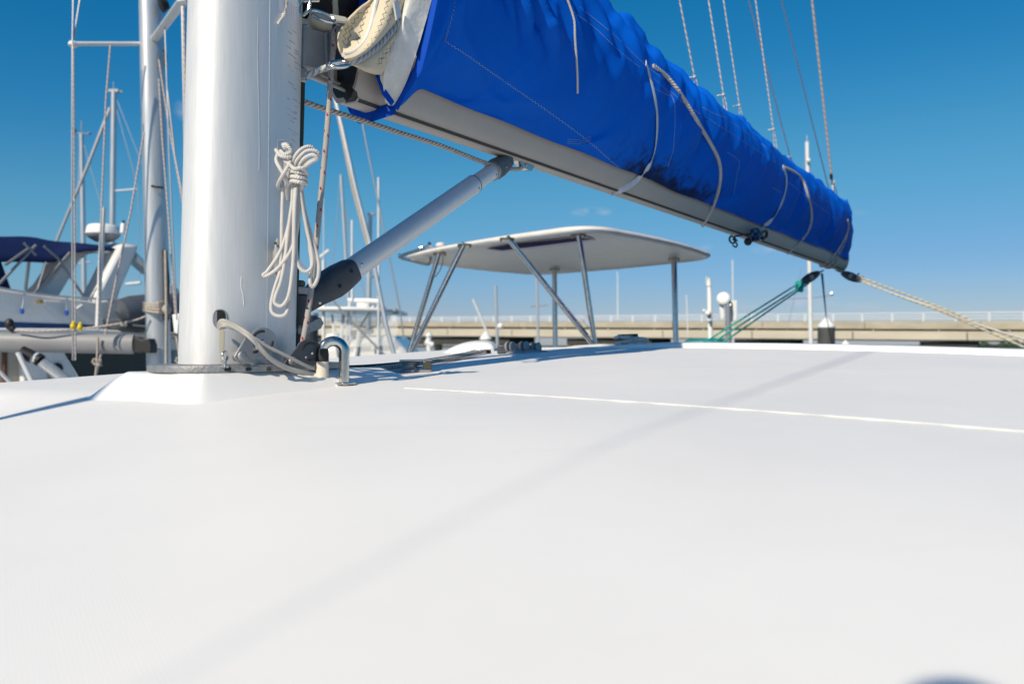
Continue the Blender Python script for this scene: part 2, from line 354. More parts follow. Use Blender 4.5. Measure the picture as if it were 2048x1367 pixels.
cmx = nt.nodes.new('ShaderNodeMixRGB'); cmx.inputs[2].default_value = (6.2, 6.6, 7.6, 1); nt.links.new(math_n(nt, 'MINIMUM', cf, .8), cmx.inputs[0]); nt.links.new(graded, cmx.inputs[1])
nt.links.new(cmx.outputs[0], bg.inputs['Color']); bg.inputs['Strength'].default_value = SKS
cd = bpy.data.cameras.new('camera'); cam = bpy.data.objects.new('camera', cd); COL.objects.link(cam); SC.camera = cam
cd.sensor_width = 36; cd.lens = FOC/2048*36; cd.clip_start = .02; cd.clip_end = 8000
cam.location = (0,0,0); cam.rotation_euler = (math.pi/2 + PITCH, 0, 0)
cd.dof.use_dof = True; cd.dof.focus_distance = 2.35; cd.dof.aperture_fstop = 3.2
SC.view_settings.view_transform = 'Standard'; SC.view_settings.look = 'None'; SC.view_settings.exposure = 0; SC.view_settings.gamma = 1
# =================================================================== OUR BOAT: the coachroof
def smst(a, b, x):
    t = max(0, min(1, (x-a)/(b-a))); return t*t*(3-2*t)
def zd(u, v):
    """height of the coachroof above/below eye level, u aft of the mast, v to port"""
    z = -.0117*v*v - .0985 + .0415*(u-.15)
    if u < -.05:
        w = -.05-u; z -= .075*w*w if w < .60 else .027+.09*(w-.60)
    z -= min(.06, .40*max(0, -v)*max(0, -.22-u))
    if v < -1.15: z -= .10*(-1.15-v)**2
    if u > 2.2: z -= .03*(u-2.2)
    return z
def DP(u, v, h=0): return BP(u, v, zd(u, v)+h)
boat = empty('sailing_catamaran', 'white catamaran coachroof with a broad smooth deck under the mast and boom', 'catamaran', BP(0, 0, -1.2))
mb = MB(); NU, NV = 110, 90; U0, U1, V0, V1 = -2.4, 2.42, -2.3, 2.6
idx = [[mb.add([DP(U0+(U1-U0)*i/NU, V0+(V1-V0)*j/NV)]) for j in range(NV+1)] for i in range(NU+1)]
for i in range(NU):
    for j in range(NV): mb.face((idx[i][j], idx[i+1][j], idx[i+1][j+1], idx[i][j+1]))
deckB = bvh_of(mb)
# sides of the cabin below the roof
def rim():
    r = [(U0, V0+(V1-V0)*j/20) for j in range(21)] + [(U0+(U1-U0)*i/20, V1) for i in range(1, 21)] + [(U1, V1-(V1-V0)*j/20) for j in range(1, 21)] + [(U1-(U1-U0)*i/20, V0) for i in range(1, 20)]
    return r
obj('coachroof_deck', mb, M['deck'], boat)
R = rim(); mb = MB(); mb.loft([[DP(u, v, -.002) for u, v in R], [BP(u*1.05, v*1.05, -.55) for u, v in R], [BP(u*1.15, v*1.12, -1.2) for u, v in R]], True, False)
obj('cabin_side', mb, M['gel'], boat)
mb = MB(); mb.box(BP(0, 0, -1.22), (9.5, 6.6, .05), AX, PT, UP); mb.box(BP(0, 3.0, -2.0), (10.5, 1.4, 1.5), AX, PT, UP); mb.box(BP(0, -3.0, -2.0), (10.5, 1.4, 1.5), AX, PT, UP)
obj('hull', mb, M['gel'], boat, bevel=.12)
# mast step moulding
ZT = -.061
def sdf_box(u, v, u0, u1, v0, v1, r=.05):
    cu, cv = (u0+u1)/2, (v0+v1)/2; qx = abs(u-cu)-(u1-u0)/2+r; qy = abs(v-cv)-(v1-v0)/2+r
    a, b = max(qx, 0), max(qy, 0); return (a**5+b**5)**.2 + min(max(qx, qy), 0) - r
def plinth_h(u, v):
    d = sdf_box(u, v, -.20, .36, -.15, .135, .02); t = max(0, min(1, 1-d/.078))
    t = t*.86 + .14*(t*t*(3-2*t))
    return zd(u, v) - .006 + (ZT - zd(u, v) + .006)*t
mb = MB(); N1, N2 = 130, 90
idx = [[mb.add([BP(-.36+.90*i/N1, -.32+.62*j/N2, plinth_h(-.36+.90*i/N1, -.32+.62*j/N2))]) for j in range(N2+1)] for i in range(N1+1)]
for i in range(N1):
    for j in range(N2): mb.face((idx[i][j], idx[i+1][j], idx[i+1][j+1], idx[i][j+1]))
obj('mast_plinth', mb, M['gel'], boat, sharp=60)
plinthB = bvh_of(mb)
# white joint bead across the roof, and a raised aft coaming
mb = MB(); random.seed(3)
pts = [DP(.152+.004*noise.noise(V((v*3, 0, 1))), v, .0015) for v in [.40+i*.02 for i in range(108)]]
mb.tube(pts, [.0026+.0022*noise.noise(V((i*.45, 2, 0))) for i in range(len(pts))], 8, flat=(.6, 1))
obj('joint_bead', mb, M['gel'], boat)
mb = MB(); rings = []
for i in range(61):
    v = -1.9 + 4.4*i/60; ub = 2.38 - .012*(v-.3)**2; z0 = zd(ub, v)
    w = smst(-.35, .1, v); hh = .004 + .021*w
    prof = [(-.012, -.02), (-.004, hh*.45), (0, hh*.8), (.008, hh*.97), (.02, hh), (.12, hh+.002), (.15, hh-.004), (.165, -.03), (.17, -.5)]
    rings.append([BP(ub+a, v, z0+b) for a, b in prof])
mb.loft(rings, False)
obj('aft_coaming', mb, M['gel'], boat, sharp=50)
# low white coaming pad at the helm side, with a slot
mb = MB(); mb.prism([P(1112,697,4.2), P(1150,690.5,4.3), P(1200,687.5,4.4), P(1264,687,4.5), P(1266,699,4.5), P(1112,702,4.2)], V((.1,.55,0)))
obj('helm_coaming', mb, M['gel'], boat, bevel=.02, seg=3)

# =================================================================== MAST
RAKE = V((.008, .040, 0))
def MP(u, v, z): return BP(u, v, z) + RAKE*(z+.045)
MA, MBb = .149, .090
def mast_ring(z, k=1.0, n=72):
    out = []
    for i in range(n):
        a = 2*math.pi*i/n; c, s = math.cos(a), math.sin(a); e = 2/2.35
        out.append(MP(MA*k*math.copysign(abs(c)**e, c), MBb*k*math.copysign(abs(s)**e, s), z))
    return out
mast = empty('mast', 'tall satin aluminium mast with streaked sides standing on the white plinth', 'mast', BP(0, 0, -.045))
mb = MB(); mb.loft([mast_ring(z) for z in (-.043, .2, .5, 1, 2, 5, 13.5)])
mastB = bvh_of(mb); obj('mast_section', mb, M['alu'], mast, sharp=60)
def decal(bvh, outline, off=.0008, rings=6):
    """a thin patch that follows the curved surface under it"""
    mb = MB(); cx = sum(a for a, b in outline)/len(outline); cy = sum(b for a, b in outline)/len(outline)
    o2 = []
    for (x0, y0), (x1, y1) in zip(outline, outline[1:]+outline[:1]):
        m = max(1, int(math.hypot(x1-x0, y1-y0)/6))
        o2 += [(x0+(x1-x0)*k/m, y0+(y1-y0)*k/m) for k in range(m)]
    n = len(o2); prev = None
    for k in range(rings+1):
        f = 1-k/rings*.97
        r = [hit(bvh, cx+(x-cx)*f, cy+(y-cy)*f, off) for x, y in o2]
        good = [p for p in r if p is not None]
        r = [p if p is not None else min(good, key=lambda g: (g-P(o2[a][0], o2[a][1], g.y)).length) for a, p in enumerate(r)]
        i = mb.add(r)
        if prev is not None:
            for a in range(n): mb.face((prev+a, prev+(a+1) % n, i+(a+1) % n, i+a))
        prev = i
    mb.face([prev+a for a in range(n)])
    return mb
def oval(cx, cy, rx, ry, n=24, e=1.0):
    return [(cx+rx*math.copysign(abs(math.cos(2*math.pi*k/n))**e, math.cos(2*math.pi*k/n)), cy+ry*math.copysign(abs(math.sin(2*math.pi*k/n))**e, math.sin(2*math.pi*k/n))) for k in range(n)]
# seams, chalk streak, stain, scuffs on the spar
mb = MB()
q = hits(mastB, [(540-.0096*y, y) for y in range(0, 730, 40)], .0000); mb.tube(q, .0005, 6)
obj('extrusion_seam', mb, M['seamline'], mast)
mb = MB(); q = hits(mastB, [(516,38),(516,70),(515,110),(516,150),(517,200),(518,240),(519,300),(518,340)], .0001)
mb.tube(q, .0008, 6, spl=3, flat=(.3,1)); obj('chalk_streak', mb, M['chalk'], mast); mb = MB(); q = hits(mastB, [(483,552),(482,570),(486,590),(488,610)], .0001); mb.tube(q, .0009, 6, spl=3)
obj('chalk_streak', mb, M['chalk'], mast)
obj('rust_stain', decal(mastB, [(439,657),(446,658),(449,662),(448,690),(447,706),(445,722),(442,730),(440,712),(438,690)], .0005), M['stain'], mast)
random.seed(5)
for k in range(26):
    mb = MB()
    y = random.uniform(60, 280); x = random.uniform(572, 590); L = random.uniform(5, 16)
    q = hits(mastB, [(x, y), (x+L*.5, y+L*.32), (x+L, y+L*.75)], .0003)
    if len(q) == 3: mb.tube(q, random.uniform(.0003, .0007), 5); obj('scuff_mark', mb, M['plastic'], mast)
# oval cable exit
mb = decal(mastB, oval(440, 637, 13.5, 18, 28, .75), .0010); obj('cable_exit', mb, M['black'], mast)
mb = MB(); mb.tube(hits(mastB, oval(440, 637, 13.5, 18, 28, .75), .001), .0016, 6, closed=True); obj('cable_exit_rim', mb, M['greyplate'], mast)
mb = decal(mastB, [(428,626),(431,622),(434,621),(434,652),(431,652),(428,645)], .0016); obj('cable_exit_wall', mb, M['greyplate'], mast)
# printed sticker
obj('sticker', decal(mastB, [(556,-12),(557,19),(576,34),(594,47),(595,20),(595,-12)], .0011), M['sheet_lbl'], mast)
mb = MB()
for k in range(8):
    a = (566+1.5*k*.2, -3+4*k); b = (596, 20+4*k-2)
    q = hits(mastB, [(a[0]+(b[0]-a[0])*t/12, a[1]+(b[1]-a[1])*t/12) for t in range(13)], .0016)
    for m_ in range(0, len(q)-1, 2):
        mb.tube(q[m_:m_+2], .0006, 4)
obj('sticker_print', mb, M['printgrey'], mast)
# base plate with square holes
plate = mast
mb = MB(); mb.prism([BP(.245*math.copysign(abs(math.cos(a))**.75, math.cos(a))+.035, .150*math.copysign(abs(math.sin(a))**.75, math.sin(a)), ZT+.0005) for a in [2*math.pi*k/56 for k in range(56)]], UP*.0165)
plateB = bvh_of(mb); obj('base_plate', mb, M['cast'], mast, bevel=.003)
for px in (456, 497, 537, 575):
    q = hit(plateB, px, 738, -.003)
    if q is not None:
        mb = MB(); mb.box(q, (.013, .012, .008), V((.97, .23, 0)).normalized(), V((-.23, .97, 0)).normalized(), UP); obj('plate_hole', mb, M['black'], mast)
# small eye bolt on the plate
q = BP(-.125, .118, ZT+.017); q = hit(plateB, 450, 735, 0) or q
mb = MB(); mb.lathe([(.009, 0), (.009, .004), (.004, .006), (.0035, .018)], q, n=14); mb.tube([q+V((0,0,.026))+(V((.35,.94,0))*math.cos(a)+UP*1.3*math.sin(a))*.0075 for a in [2*math.pi*k/14 for k in range(14)]], .0032, 8, closed=True)
obj('eye_bolt', mb, M['steel'], mast)

# cleats on the mast's side
def cleat(cpts, name, label):
    (x0, y0), (x1, y1) = cpts
    a = hit(mastB, x0, y0, 0); b = hit(mastB, x1, y1, 0); n = (-(ray((x0+x1)/2, (y0+y1)/2)).normalized()*.5 + PT*.8).normalized()
    ax = (b-a).normalized(); c = (a+b)/2; L = (b-a).length/2; sd = n.cross(ax)
    rings = []
    for i in range(15):
        t = -1 + 2*i/14; w = .0105*(1-.55*abs(t)**3)+.0006; hgt = .026 - .006*abs(t); lo_ = .012+.004*t*t if abs(t) > .35 else 0.0
        p = c + ax*(t*L)
        rings.append([p + sd*(w*math.cos(q)) + n*((hgt+lo_)/2 + (hgt-lo_)/2*math.sin(q)) for q in [2*math.pi*k/10 for k in range(10)]])
    m = MB(); m.loft(rings); o = thing(name, m, M['plastic_l'], label, 'cleat', 'grey horn cleats on the mast')
    return o, c+n*.03
cl1, C1 = cleat(((572, 288), (570, 402)), 'horn_cleat', 'grey horn cleat on the mast wrapped in the white rope coil')
cl2, C2 = cleat(((551, 478), (549, 553)), 'horn_cleat', 'bare grey horn cleat low on the mast beside the hanging rope loops')
for yy in (486, 545):
    mb = MB(); q = hit(mastB, 551, yy, .028); mb.ball(q, .0035, 8); obj('screw', mb, M['slot'], cl2)

# white rope coil
def coil_pts(pts, d0=1.845): return [P(x, y, d0 + dd) for x, y, dd in pts]
rc = empty('rope_coil', 'coil of white braided rope hung from a mast cleat in long loops', 'rope', coil_pts([(590, 620, 0)])[0])
strands = [
 [(573,330,-.01),(588,347,-.02),(592,360,-.012),(580,440,0),(562,500,.0),(536,541,-.004),(527,549,-.006),(533,552,-.006),(556,536,-.012),(580,505,-.02),(592,470,-.022),(598,420,-.015),(596,372,-.012)],
 [(586,362,-.01),(583,430,-.008),(573,500,-.006),(560,545,-.008),(550,575,-.01),(543,605,-.012),(544,624,-.014),(557,632,-.016),(572,627,-.014),(579,600,-.008),(584,560,-.006),(587,500,-.006),(588,430,-.01),(591,368,-.01)],
 [(590,372,-.004),(578,450,-.012),(570,520,-.014),(562,562,-.014),(552,590,-.018),(550,606,-.018),(563,612,-.02),(576,595,-.022),(583,560,-.022),(588,500,-.026),(589,430,-.03),(592,376,-.024)],
 [(598,366,-.01),(593,450,-.016),(592,500,-.016),(597,530,-.016),(609,543,-.014),(621,538,-.010),(625,522,-.004),(623,500,-.004),(613,455,-.01),(603,400,-.014),(600,370,-.014)],
 [(602,368,-.006),(609,420,-.0),(622,470,.002),(633,505,.004),(638,535,.004),(634,560,.004),(625,573,.002),(620,560,.0),(624,530,.004),(619,490,.004),(610,440,.004),(604,390,-.002)],
 [(566,376,0),(564,440,.0),(563,500,.002),(560,552,.002)],
]
for s in strands:
    mb = MB(); mb.tube(coil_pts(s), .0045, 10, spl=8); obj('hanging_loop', mb, M['rope_w'], rc)
top = [[(590,345,-.01),(586,325,-.02),(597,304,-.03),(613,294,-.03),(625,296,-.024),(627,306,-.018),(612,318,-.016),(602,335,-.012),(600,352,-.012)],
       [(592,340,-.018),(594,322,-.03),(612,303,-.04),(630,302,-.04),(637,309,-.034),(630,318,-.03),(613,328,-.024),(604,345,-.018)],
       [(594,345,-.026),(606,320,-.042),(624,310,-.05),(634,317,-.046),(620,326,-.04),(608,338,-.03),(602,350,-.02)],
       [(583,333,-.03),(590,338,-.042),(604,336,-.046),(613,346,-.03),(604,352,-.02)]]
for s in top:
    mb = MB(); mb.tube(coil_pts(s), .0045, 10, spl=8); obj('top_bight', mb, M['rope_w'], rc)
for k, y in enumerate((345, 355, 364)):
    mb = MB(); mb.tube(coil_pts([(581, y+4, -.008), (584, y-2, -.028), (597, y, -.040), (610, y+2, -.028), (612, y+5, -.008), (597, y+6, .004)]), .0046, 10, closed=True, spl=6); obj('wrap_turn', mb, M['rope_w'], rc)
wr = [[(556,306,.0),(553,322,-.012),(565,345,-.026),(576,365,-.02),(573,376,-.004)], [(582,306,-.008),(580,325,-.026),(566,350,-.036),(556,370,-.012),(560,376,.0)], [(552,300,-.002),(562,312,-.028),(580,314,-.028),(584,302,-.008)], [(568,320,-.02),(584,334,-.032),(596,352,-.036),(604,370,-.024),(600,382,-.012)],
      [(566,290,-.018),(570,289,-.03),(577,294,-.034),(582,303,-.03),(570,309,-.03),(561,302,-.02)]]
for s in wr:
    mb = MB(); mb.tube(coil_pts(s), .0045, 10, spl=8); obj('cleat_turn', mb, M['rope_w'], rc)
mb = MB(); q = coil_pts([(572, 293, -.028)])[0]; mb.ball(q, .0092, 14); obj('end_knot', mb, M['rope_w'], rc)
mb = MB(); mb.tube(coil_pts([(556,300,.012),(556,283,.012),(557,280,.010),(569,281,.012)]), .0015, 6); thing('wire_clip', mb, M['greyplate'], 'thin bent wire clip on the mast above the roped cleat', 'clip')

# knotted cord beside the sticker
cq = hits(mastB, [(574,-14),(573,8),(570,24),(566,31)], .006)
mb = MB(); mb.tube(cq, .0026, 8, spl=4)
cord = thing('tied_line', mb, M['rope_laidw'], 'short white cord ending in a knot hanging over the mast sticker', 'cord')
mb = MB(); q = hit(mastB, 568, 31, .009); mb.ball(q, .0062, 12); mb.tube(hits(mastB, [(567,33),(561,40),(556,46),(558,50)], .006), .003, 7, spl=3); mb.tube(hits(mastB, [(567,33),(560,42),(557,49)], .009), .0022, 7, spl=3)
k_ = obj('knot', mb, M['rope_w'], cord)

# =================================================================== BOOM
def BZ(s): return .680 + .0062*(s-.35)
def BM(s, v, h): return BP(s, v, BZ(s)+h)
boom = empty('boom', 'long grey boom running aft from the mast under the blue sail cover', 'boom', BM(.3, 0, 0))
BPROF = [(-.016,.0),(-.030,.008),(-.052,.045),(-.068,.10),(-.068,.155),(-.052,.195),(0,.205),(.052,.195),(.068,.155),(.068,.10),(.054,.045),(.036,.014),(.026,.003),(.016,.0)]
bp2 = catmull([V((a, b, 0)) for a, b in BPROF], 4, True)
mb = MB(); S1 = 6.93
mb.loft([[BM(s, p.x, p.y) for p in bp2] for s in (.345, .6, 1, 2, 3, 4, 5, 6, S1)])
boomB = bvh_of(mb); obj('boom_section', mb, M['boom'], boom, sharp=60)
mb = MB()
for a in ((.0285, .0030, .0355, .0105),):
    rings = [[BM(s, a[0], a[1]), BM(s, a[2]+.0012, a[3]), BM(s, a[2]-.004, a[3]+.001), BM(s, a[0]-.004, a[1]+.003)] for s in (.36, 1, 2, 3, 4, 5, 6, 6.9)]
    mb.loft(rings)
obj('groove', mb, M['slot'], boom)
mb = MB(); mb.loft([[BM(s, p.x*.86, .1+(p.y-.1)*.86) for p in bp2] for s in (.3425, .3448)]); obj('end_recess', mb, M['black'], boom)
mb = MB(); mb.prism([BM(S1+.001, p.x*1.03, .1+(p.y-.1)*1.03) for p in bp2], AX*.02); obj('end_cap', mb, M['boom'], boom)
# cut-out of the near end, dark, on the side facing the foredeck
obj('sheave_opening', decal(boomB, [(690,172),(704,176),(714,184),(716,194),(712,203),(702,204),(690,206),(686,190)], .0015), M['black'], boom)
mb = MB(); mb.tube(hits(boomB, [(716,196),(712,203),(702,205),(691,207)], .003), .0035, 6, spl=3); obj('opening_lip', mb, M['boom'], boom)
# gooseneck: bracket, ribs, lugs
gz = lambda px, py, v: PV(px, py, v)
mb = MB(); mb.prism([gz(608,52,.030), gz(652,66,.030), gz(668,60,.030), gz(670,140,.030), gz(655,142,.030), gz(606,134,.030)], -PT*.06); obj('gooseneck_bracket', mb, M['greyplate'], boom, bevel=.004)
mb = MB(); mb.tube([gz(651,66,.032), gz(652,141,.032)], .0035, 8); mb.tube([gz(660,64,.032), gz(661,141,.032)], .003, 8); obj('bracket_ridge', mb, M['greyplate'], boom)
mb = MB(); mb.prism([gz(600,34,.026), gz(618,38,.026), gz(619,50,.026), gz(600,48,.026)], -PT*.05); obj('gooseneck_lug', mb, M['plastic_l'], boom, bevel=.004); mb = MB(); mb.prism([gz(600,133,.028), gz(616,138,.028), gz(617,157,.028), gz(600,159,.028)], -PT*.05); obj('gooseneck_lug', mb, M['plastic_l'], boom, bevel=.004)
mb = MB(); q = gz(606, 158, .005); mb.lathe([(.008, -.006), (.010, -.004), (.010, .006)], q, n=16); obj('pivot_bolt', mb, M['steel_b'], boom)
for k, (a, b, c, d) in enumerate(((618,150,716,193), (640,148,700,178), (655,146,705,168))):
    mb = MB(); mb.tube([gz(a, b, .01-.02*k), gz(c, d, .01-.02*k)], .0048, 6); obj('casting_rib', mb, M['plastic_l'], boom)
mb = MB(); mb.prism([gz(612,148,-.02), gz(668,140,-.02), gz(722,150,-.02), gz(716,190,-.02)], -PT*.02); obj('casting_web', mb, M['boom'], boom)
# shackles and chain links at the tack, over the bracket
def torus_pts(c, e1, e2, a, b, n=20): return [c + e1*(a*math.cos(2*math.pi*k/n)) + e2*(b*math.sin(2*math.pi*k/n)) for k in range(n)]
for k, (x, y, d, e1, e2, a, b, lab) in enumerate(((609,12,2.04,V((.25,.1,1)),V((1,.3,0)),.026,.012,'upright steel shackle bow beside the mast at the top edge'), (618,2,2.06,V((1,.2,.1)),V((.1,.9,.4)),.024,.012,'small steel shackle leaning over the upright one by the mast'), (645,33,2.07,V((1,.2,-.35)),V((0,.6,.8)),.034,.016,'long steel shackle lying in front of the sail tack webbing'))):
    mb = MB(); mb.tube(torus_pts(P(x, y, d), V(e1).normalized(), V(e2).normalized(), a, b), .0042, 8, closed=True); thing('shackle', mb, M['steel'], lab, 'shackle', 'shackles at the sail tack')
mb = MB(); mb.prism([P(660,28,2.09), P(690,34,2.09), P(700,42,2.10), P(668,42,2.09)], V((0,.03,0))); thing('webbing_strop', mb, M['rope_blue'], 'grey webbing strop shackled to the sail tack', 'strop')
mb = MB(); mb.tube(torus_pts(P(677,129,1.99), V((.96,.25,.12)).normalized(), V((-.1,.75,.55)).normalized(), .026, .022), .0056, 10, closed=True); thing('steel_ring', mb, M['steel'], 'polished steel ring with the red flecked line running through it', 'ring')

# =================================================================== SAIL COVER
COVTOP = lambda s: .70 + .40*math.exp(-(s-.4)/.95) - .010*(s-3)
S0, SE = .47, 6.80
TIES = (2.62, 4.55, 5.62)
CREASE = [(.68,.60,.72,.40,.014,.022),(.76,.58,.86,.40,.013,.020),(.84,.58,.98,.36,.020,.034),(.97,.56,1.14,.36,.022,.036),(1.12,.64,1.32,.44,.025,.028),(1.35,.72,1.62,.46,.03,.026),(1.6,.80,1.9,.5,.03,.026),(1.95,.85,2.25,.5,.03,.022),(.56,.62,.53,.2,.016,.022),
  (2.35,.9,2.52,.45,.026,.018),(2.5,.93,2.62,.55,.022,.018),(2.72,.93,2.80,.5,.026,.018),(2.3,.12,2.2,.5,.05,.022),(2.15,.06,2.35,.28,.03,.018),(3.1,.9,3.4,.5,.035,.016),(3.55,.95,3.85,.5,.028,.024),(3.62,.93,3.66,.45,.024,.020),(3.9,.95,4.2,.6,.03,.016),
  (4.35,.93,4.42,.5,.028,.020),(4.5,.95,4.62,.5,.022,.018),(4.75,.93,5.0,.4,.035,.018),(5.45,.93,5.55,.5,.03,.018),(5.75,.93,6.0,.45,.035,.018),(6.2,.9,6.4,.4,.035,.02),(6.5,.9,6.7,.4,.03,.02),(.55,.5,.66,.12,.02,.014),(.9,.1,1.25,.24,.03,.014),(1.5,.08,1.8,.22,.03,.014)]
def cov_prof(s, t, side):
    hb = .088*smst(.46, .60, s) + .013*noise.noise(V((s*2.1, 3, 0)))*smst(.6, .9, s) + .015*smst(4, 6, s)
    top = COVTOP(s); w = (1 - .16*smst(3.5, 6.6, s))*(1 - .35*smst(6.3, 6.8, s))
    tt = 1 - .18*smst(6.3, 6.8, s)
    for q in TIES: w *= 1 - .10*math.exp(-((s-q)/.10)**2)
    K = [(.080,hb),(.108,hb+.035),(.178,hb+.12),(.228,.33),(.236,.44),(.200,.44+.42*(top-.44)),(.125,top-.085),(.042,top-.012),(.0,top)]
    f = t*(len(K)-1); i = min(int(f), len(K)-2); a = f-i
    p = [V((K[max(0, min(len(K)-1, i+o))][0], K[max(0, min(len(K)-1, i+o))][1], 0)) for o in (-1, 0, 1, 2)]
    r = .5*((2*p[1]) + (p[2]-p[0])*a + (2*p[0]-5*p[1]+4*p[2]-p[3])*a*a + (p[3]-3*p[2]+3*p[1]-p[0])*a**3)
    v, h = r.x*w, r.y*tt
    e = smst(0, .12, t)
    rid = lambda a, b, c: max(0, 1-abs(noise.noise(V((a, b, c))))*3.2)**2
    # slanting folds hanging from the ridge, pulls at the ties, pleats along the zip
    n1 = noise.noise(V((s*5.5 - t*4.5, t*1.1 + side*7, .3))); n2 = noise.noise(V((s*12 - t*6, t*1.6, 4.0+side)))
    nd = abs(noise.noise(V((s*3.6 - t*3.4, t*.7, 9.0+side*3))))
    lo = 1-.45*smst(2.0, 3.2, s); dv = lo*(.013*n1 + .005*n2 - .026*max(0, .22-nd)*3*smst(.35, .8, t))*e*(1-.6*smst(.9, 1, t))
    dv += .010*math.sin(s*7.5 + 3*n1)*smst(.0, .12, t)*(1-smst(.15, .35, t))
    for q in TIES:
        d = (s-q); dv += -.016*math.exp(-(d/.06)**2) + .014*math.exp(-((abs(d)-.16)/.09)**2)*math.sin(9*t+q)*e
    dv += lo*(.013*rid(s*2.9 - t*2.6, t*.75, 31+side*5)*smst(.18, .55, t) + .006*rid(s*6.5 - t*4.0, t*1.1, 47+side) + .008*rid(s*1.7 + t*2.2, t*1.3, 63+side)*(1-smst(.3, .6, t)))*e*(1-smst(.9, 1, t))
    for (s0, t0, s1, t1, wd, dp) in CREASE:
        if side < 0: continue
        ds, dt = s1-s0, (t1-t0)*.75; L2 = ds*ds+dt*dt; k = ((s-s0)*ds + (t-t0)*.75*dt)/L2
        if -.25 < k < 1.2:
            d = ((s-s0)*dt - (t-t0)*.75*ds)/math.sqrt(L2); x = d/wd
            fade = smst(-.2, .1, k)*(1-smst(.45, 1.15, k))
            dv += dp*fade*(math.exp(-x*x) - .6*math.exp(-(x-1.6)**2))
    pl = smst(.86, .93, t)*(1-smst(.985, 1, t)); dv += .007*pl*math.sin(s*85 + 6*n1)*(.5+.5*noise.noise(V((s*3, 1, 1))))
    if h < .215: v = max(v, .081-dv) if dv < 0 else max(v, .081)
    if t > .95: h += .010*noise.noise(V((s*9, 5, 0)))
    return side*(v+dv), h + .5*dv*smst(.5, .9, t)
NS, NT = 560, 64
def cov_pt(s, t, side):
    v, h = cov_prof(s, t, side)
    sf = s
    return BM(sf, v, h)
mb = MB(); cols = []
for i in range(NS+1):
    f = i/NS; s = S0 + (SE-S0)*(f**1.18)
    ring = [cov_pt(s, j/NT, 1) for j in range(NT+1)] + [cov_pt(s, 1-j/NT, -1) for j in range(1, NT+1)]
    cols.append((s, mb.add(ring)))
m_ = 2*NT+1
tv = [j/NT for j in range(NT+1)] + [1-j/NT for j in range(1, NT+1)]
for (sa, a), (sb, b) in zip(cols, cols[1:]):
    for j in range(m_-1): mb.face((a+j, b+j, b+j+1, a+j+1), ((sa, tv[j]), (sb, tv[j]), (sb, tv[j+1]), (sa, tv[j+1])))
# gathered aft end
e0 = cols[-1][1]; cen = BM(SE+.10, 0, .38)
prev = e0
for q in (.8, .45, .12):
    nr = mb.add([V(cen) + (mb.v[e0+j]-cen)*q + AX*(.05*(1-q)) + PT*(.012*math.sin(j*1.1)) for j in range(m_)])
    for j in range(m_-1): mb.face((prev+j, nr+j, nr+j+1, prev+j+1), ((SE, tv[j]),)*4)
    prev = nr
cover = empty('sail_cover', 'faded bright blue canvas sail cover laced over the boom, mildewed along its lower edge', 'sail cover', BM(.5, 0, .1))
coverB = bvh_of(mb); cv = obj('cover_canvas', mb, M['cover'], cover, sharp=180)
sm = cv.modifiers.new('thick', 'SOLIDIFY'); sm.thickness = .0022; sm.offset = 0
mb = MB()
for dy, l in ((0, .10), (.03, .085), (-.03, .07)):
    b = BM(6.80, .03+dy, .60-.0); mb.prism([b, b+AX*l+UP*(.05+dy), b+AX*(l+.02)+UP*(.0+dy), b+AX*.02-UP*.03], PT*.012)
obj('bunched_end', mb, M['cover'], cover, bevel=.004)
# leading edge binding and white turned-in lining
rimp = [cov_pt(S0, j/20*.9, 1) + PT*.002 for j in range(19)]
mb = MB(); mb.tube([q - AX*.002 for q in rimp], .016, 8, flat=(.22, 1), up=AX); obj('edge_binding', mb, M['bluetrim'], cover)
mb = MB(); q0 = rimp[0]; mb.tube([q0, BM(S0-.015, .045, -.008), BM(S0-.01, -.045, -.008), BM(S0, -.085, .05)], .019, 8, spl=4, flat=(.15, 1), up=AX); obj('boom_strap', mb, M['bluetrim'], cover)
mb = MB(); inner = [(788,208),(776,192),(766,174),(759,156),(765,141),(779,119),(797,91),(817,61),(835,26),(843,0),(850,-30)]
A_ = [cov_pt(S0, .88*k/10, 1)-AX*.008+PT*.001 for k in range(11)]; rows = []
for k in range(11):
    b = PV(inner[k][0], inner[k][1], .10+.02*smst(0,8,k)); a = A_[k]; row = []
    for j in range(9):
        t = j/8; p = a.lerp(b, t) - AX*(.035*math.sin(math.pi*t)) + AX*(.020*noise.noise(V((k*.8, t*4, 2))) + .010*noise.noise(V((k*1.9, t*7, 5)))); row.append(p)
    rows.append(row)
mb.loft(rows, False); lin = obj('turned_lining', mb, M['lining'], cover, sub=2)
mb = MB(); mb.prism([PV(750,146,.090), PV(757,148,.092), PV(768,174,.106), PV(789,203,.118), PV(783,212,.114), PV(765,188,.100)], -PT*.002); obj('facing_tape', mb, M['bluetrim'], cover)
# stitching that shows
def seam(pts, r, zig=0, mat_='threadw', spl=10, off=.0042, name='stitching'):
    dense = []
    pp = catmull([V((a, b, 0)) for a, b in pts], spl) if len(pts) > 1 else pts
    L = 0; out = []; 
    if zig:
        k = 0; acc = 0
        for a, b in zip(pp, pp[1:]):
            n = (b-a).length; m = max(1, int(n/2.6)); d = (b-a)/max(n, 1e-6); pr = V((-d.y, d.x, 0))
            for i in range(m): out.append(a + (b-a)*(i/m) + pr*(zig if k % 2 else -zig)); k += 1
    else: out = pp
    q = hits(coverB, [(p.x, p.y) for p in out], off)
    runs = [[]]
    for x in q:
        if runs[-1] and (x-runs[-1][-1]).length > .12: runs.append([])
        runs[-1].append(x)
    m = MB()
    for r_ in runs:
        if len(r_) > 2: m.tube(r_, r*1.1, 5)
    if m.v: obj(name, m, M[mat_], cover)
SK=1
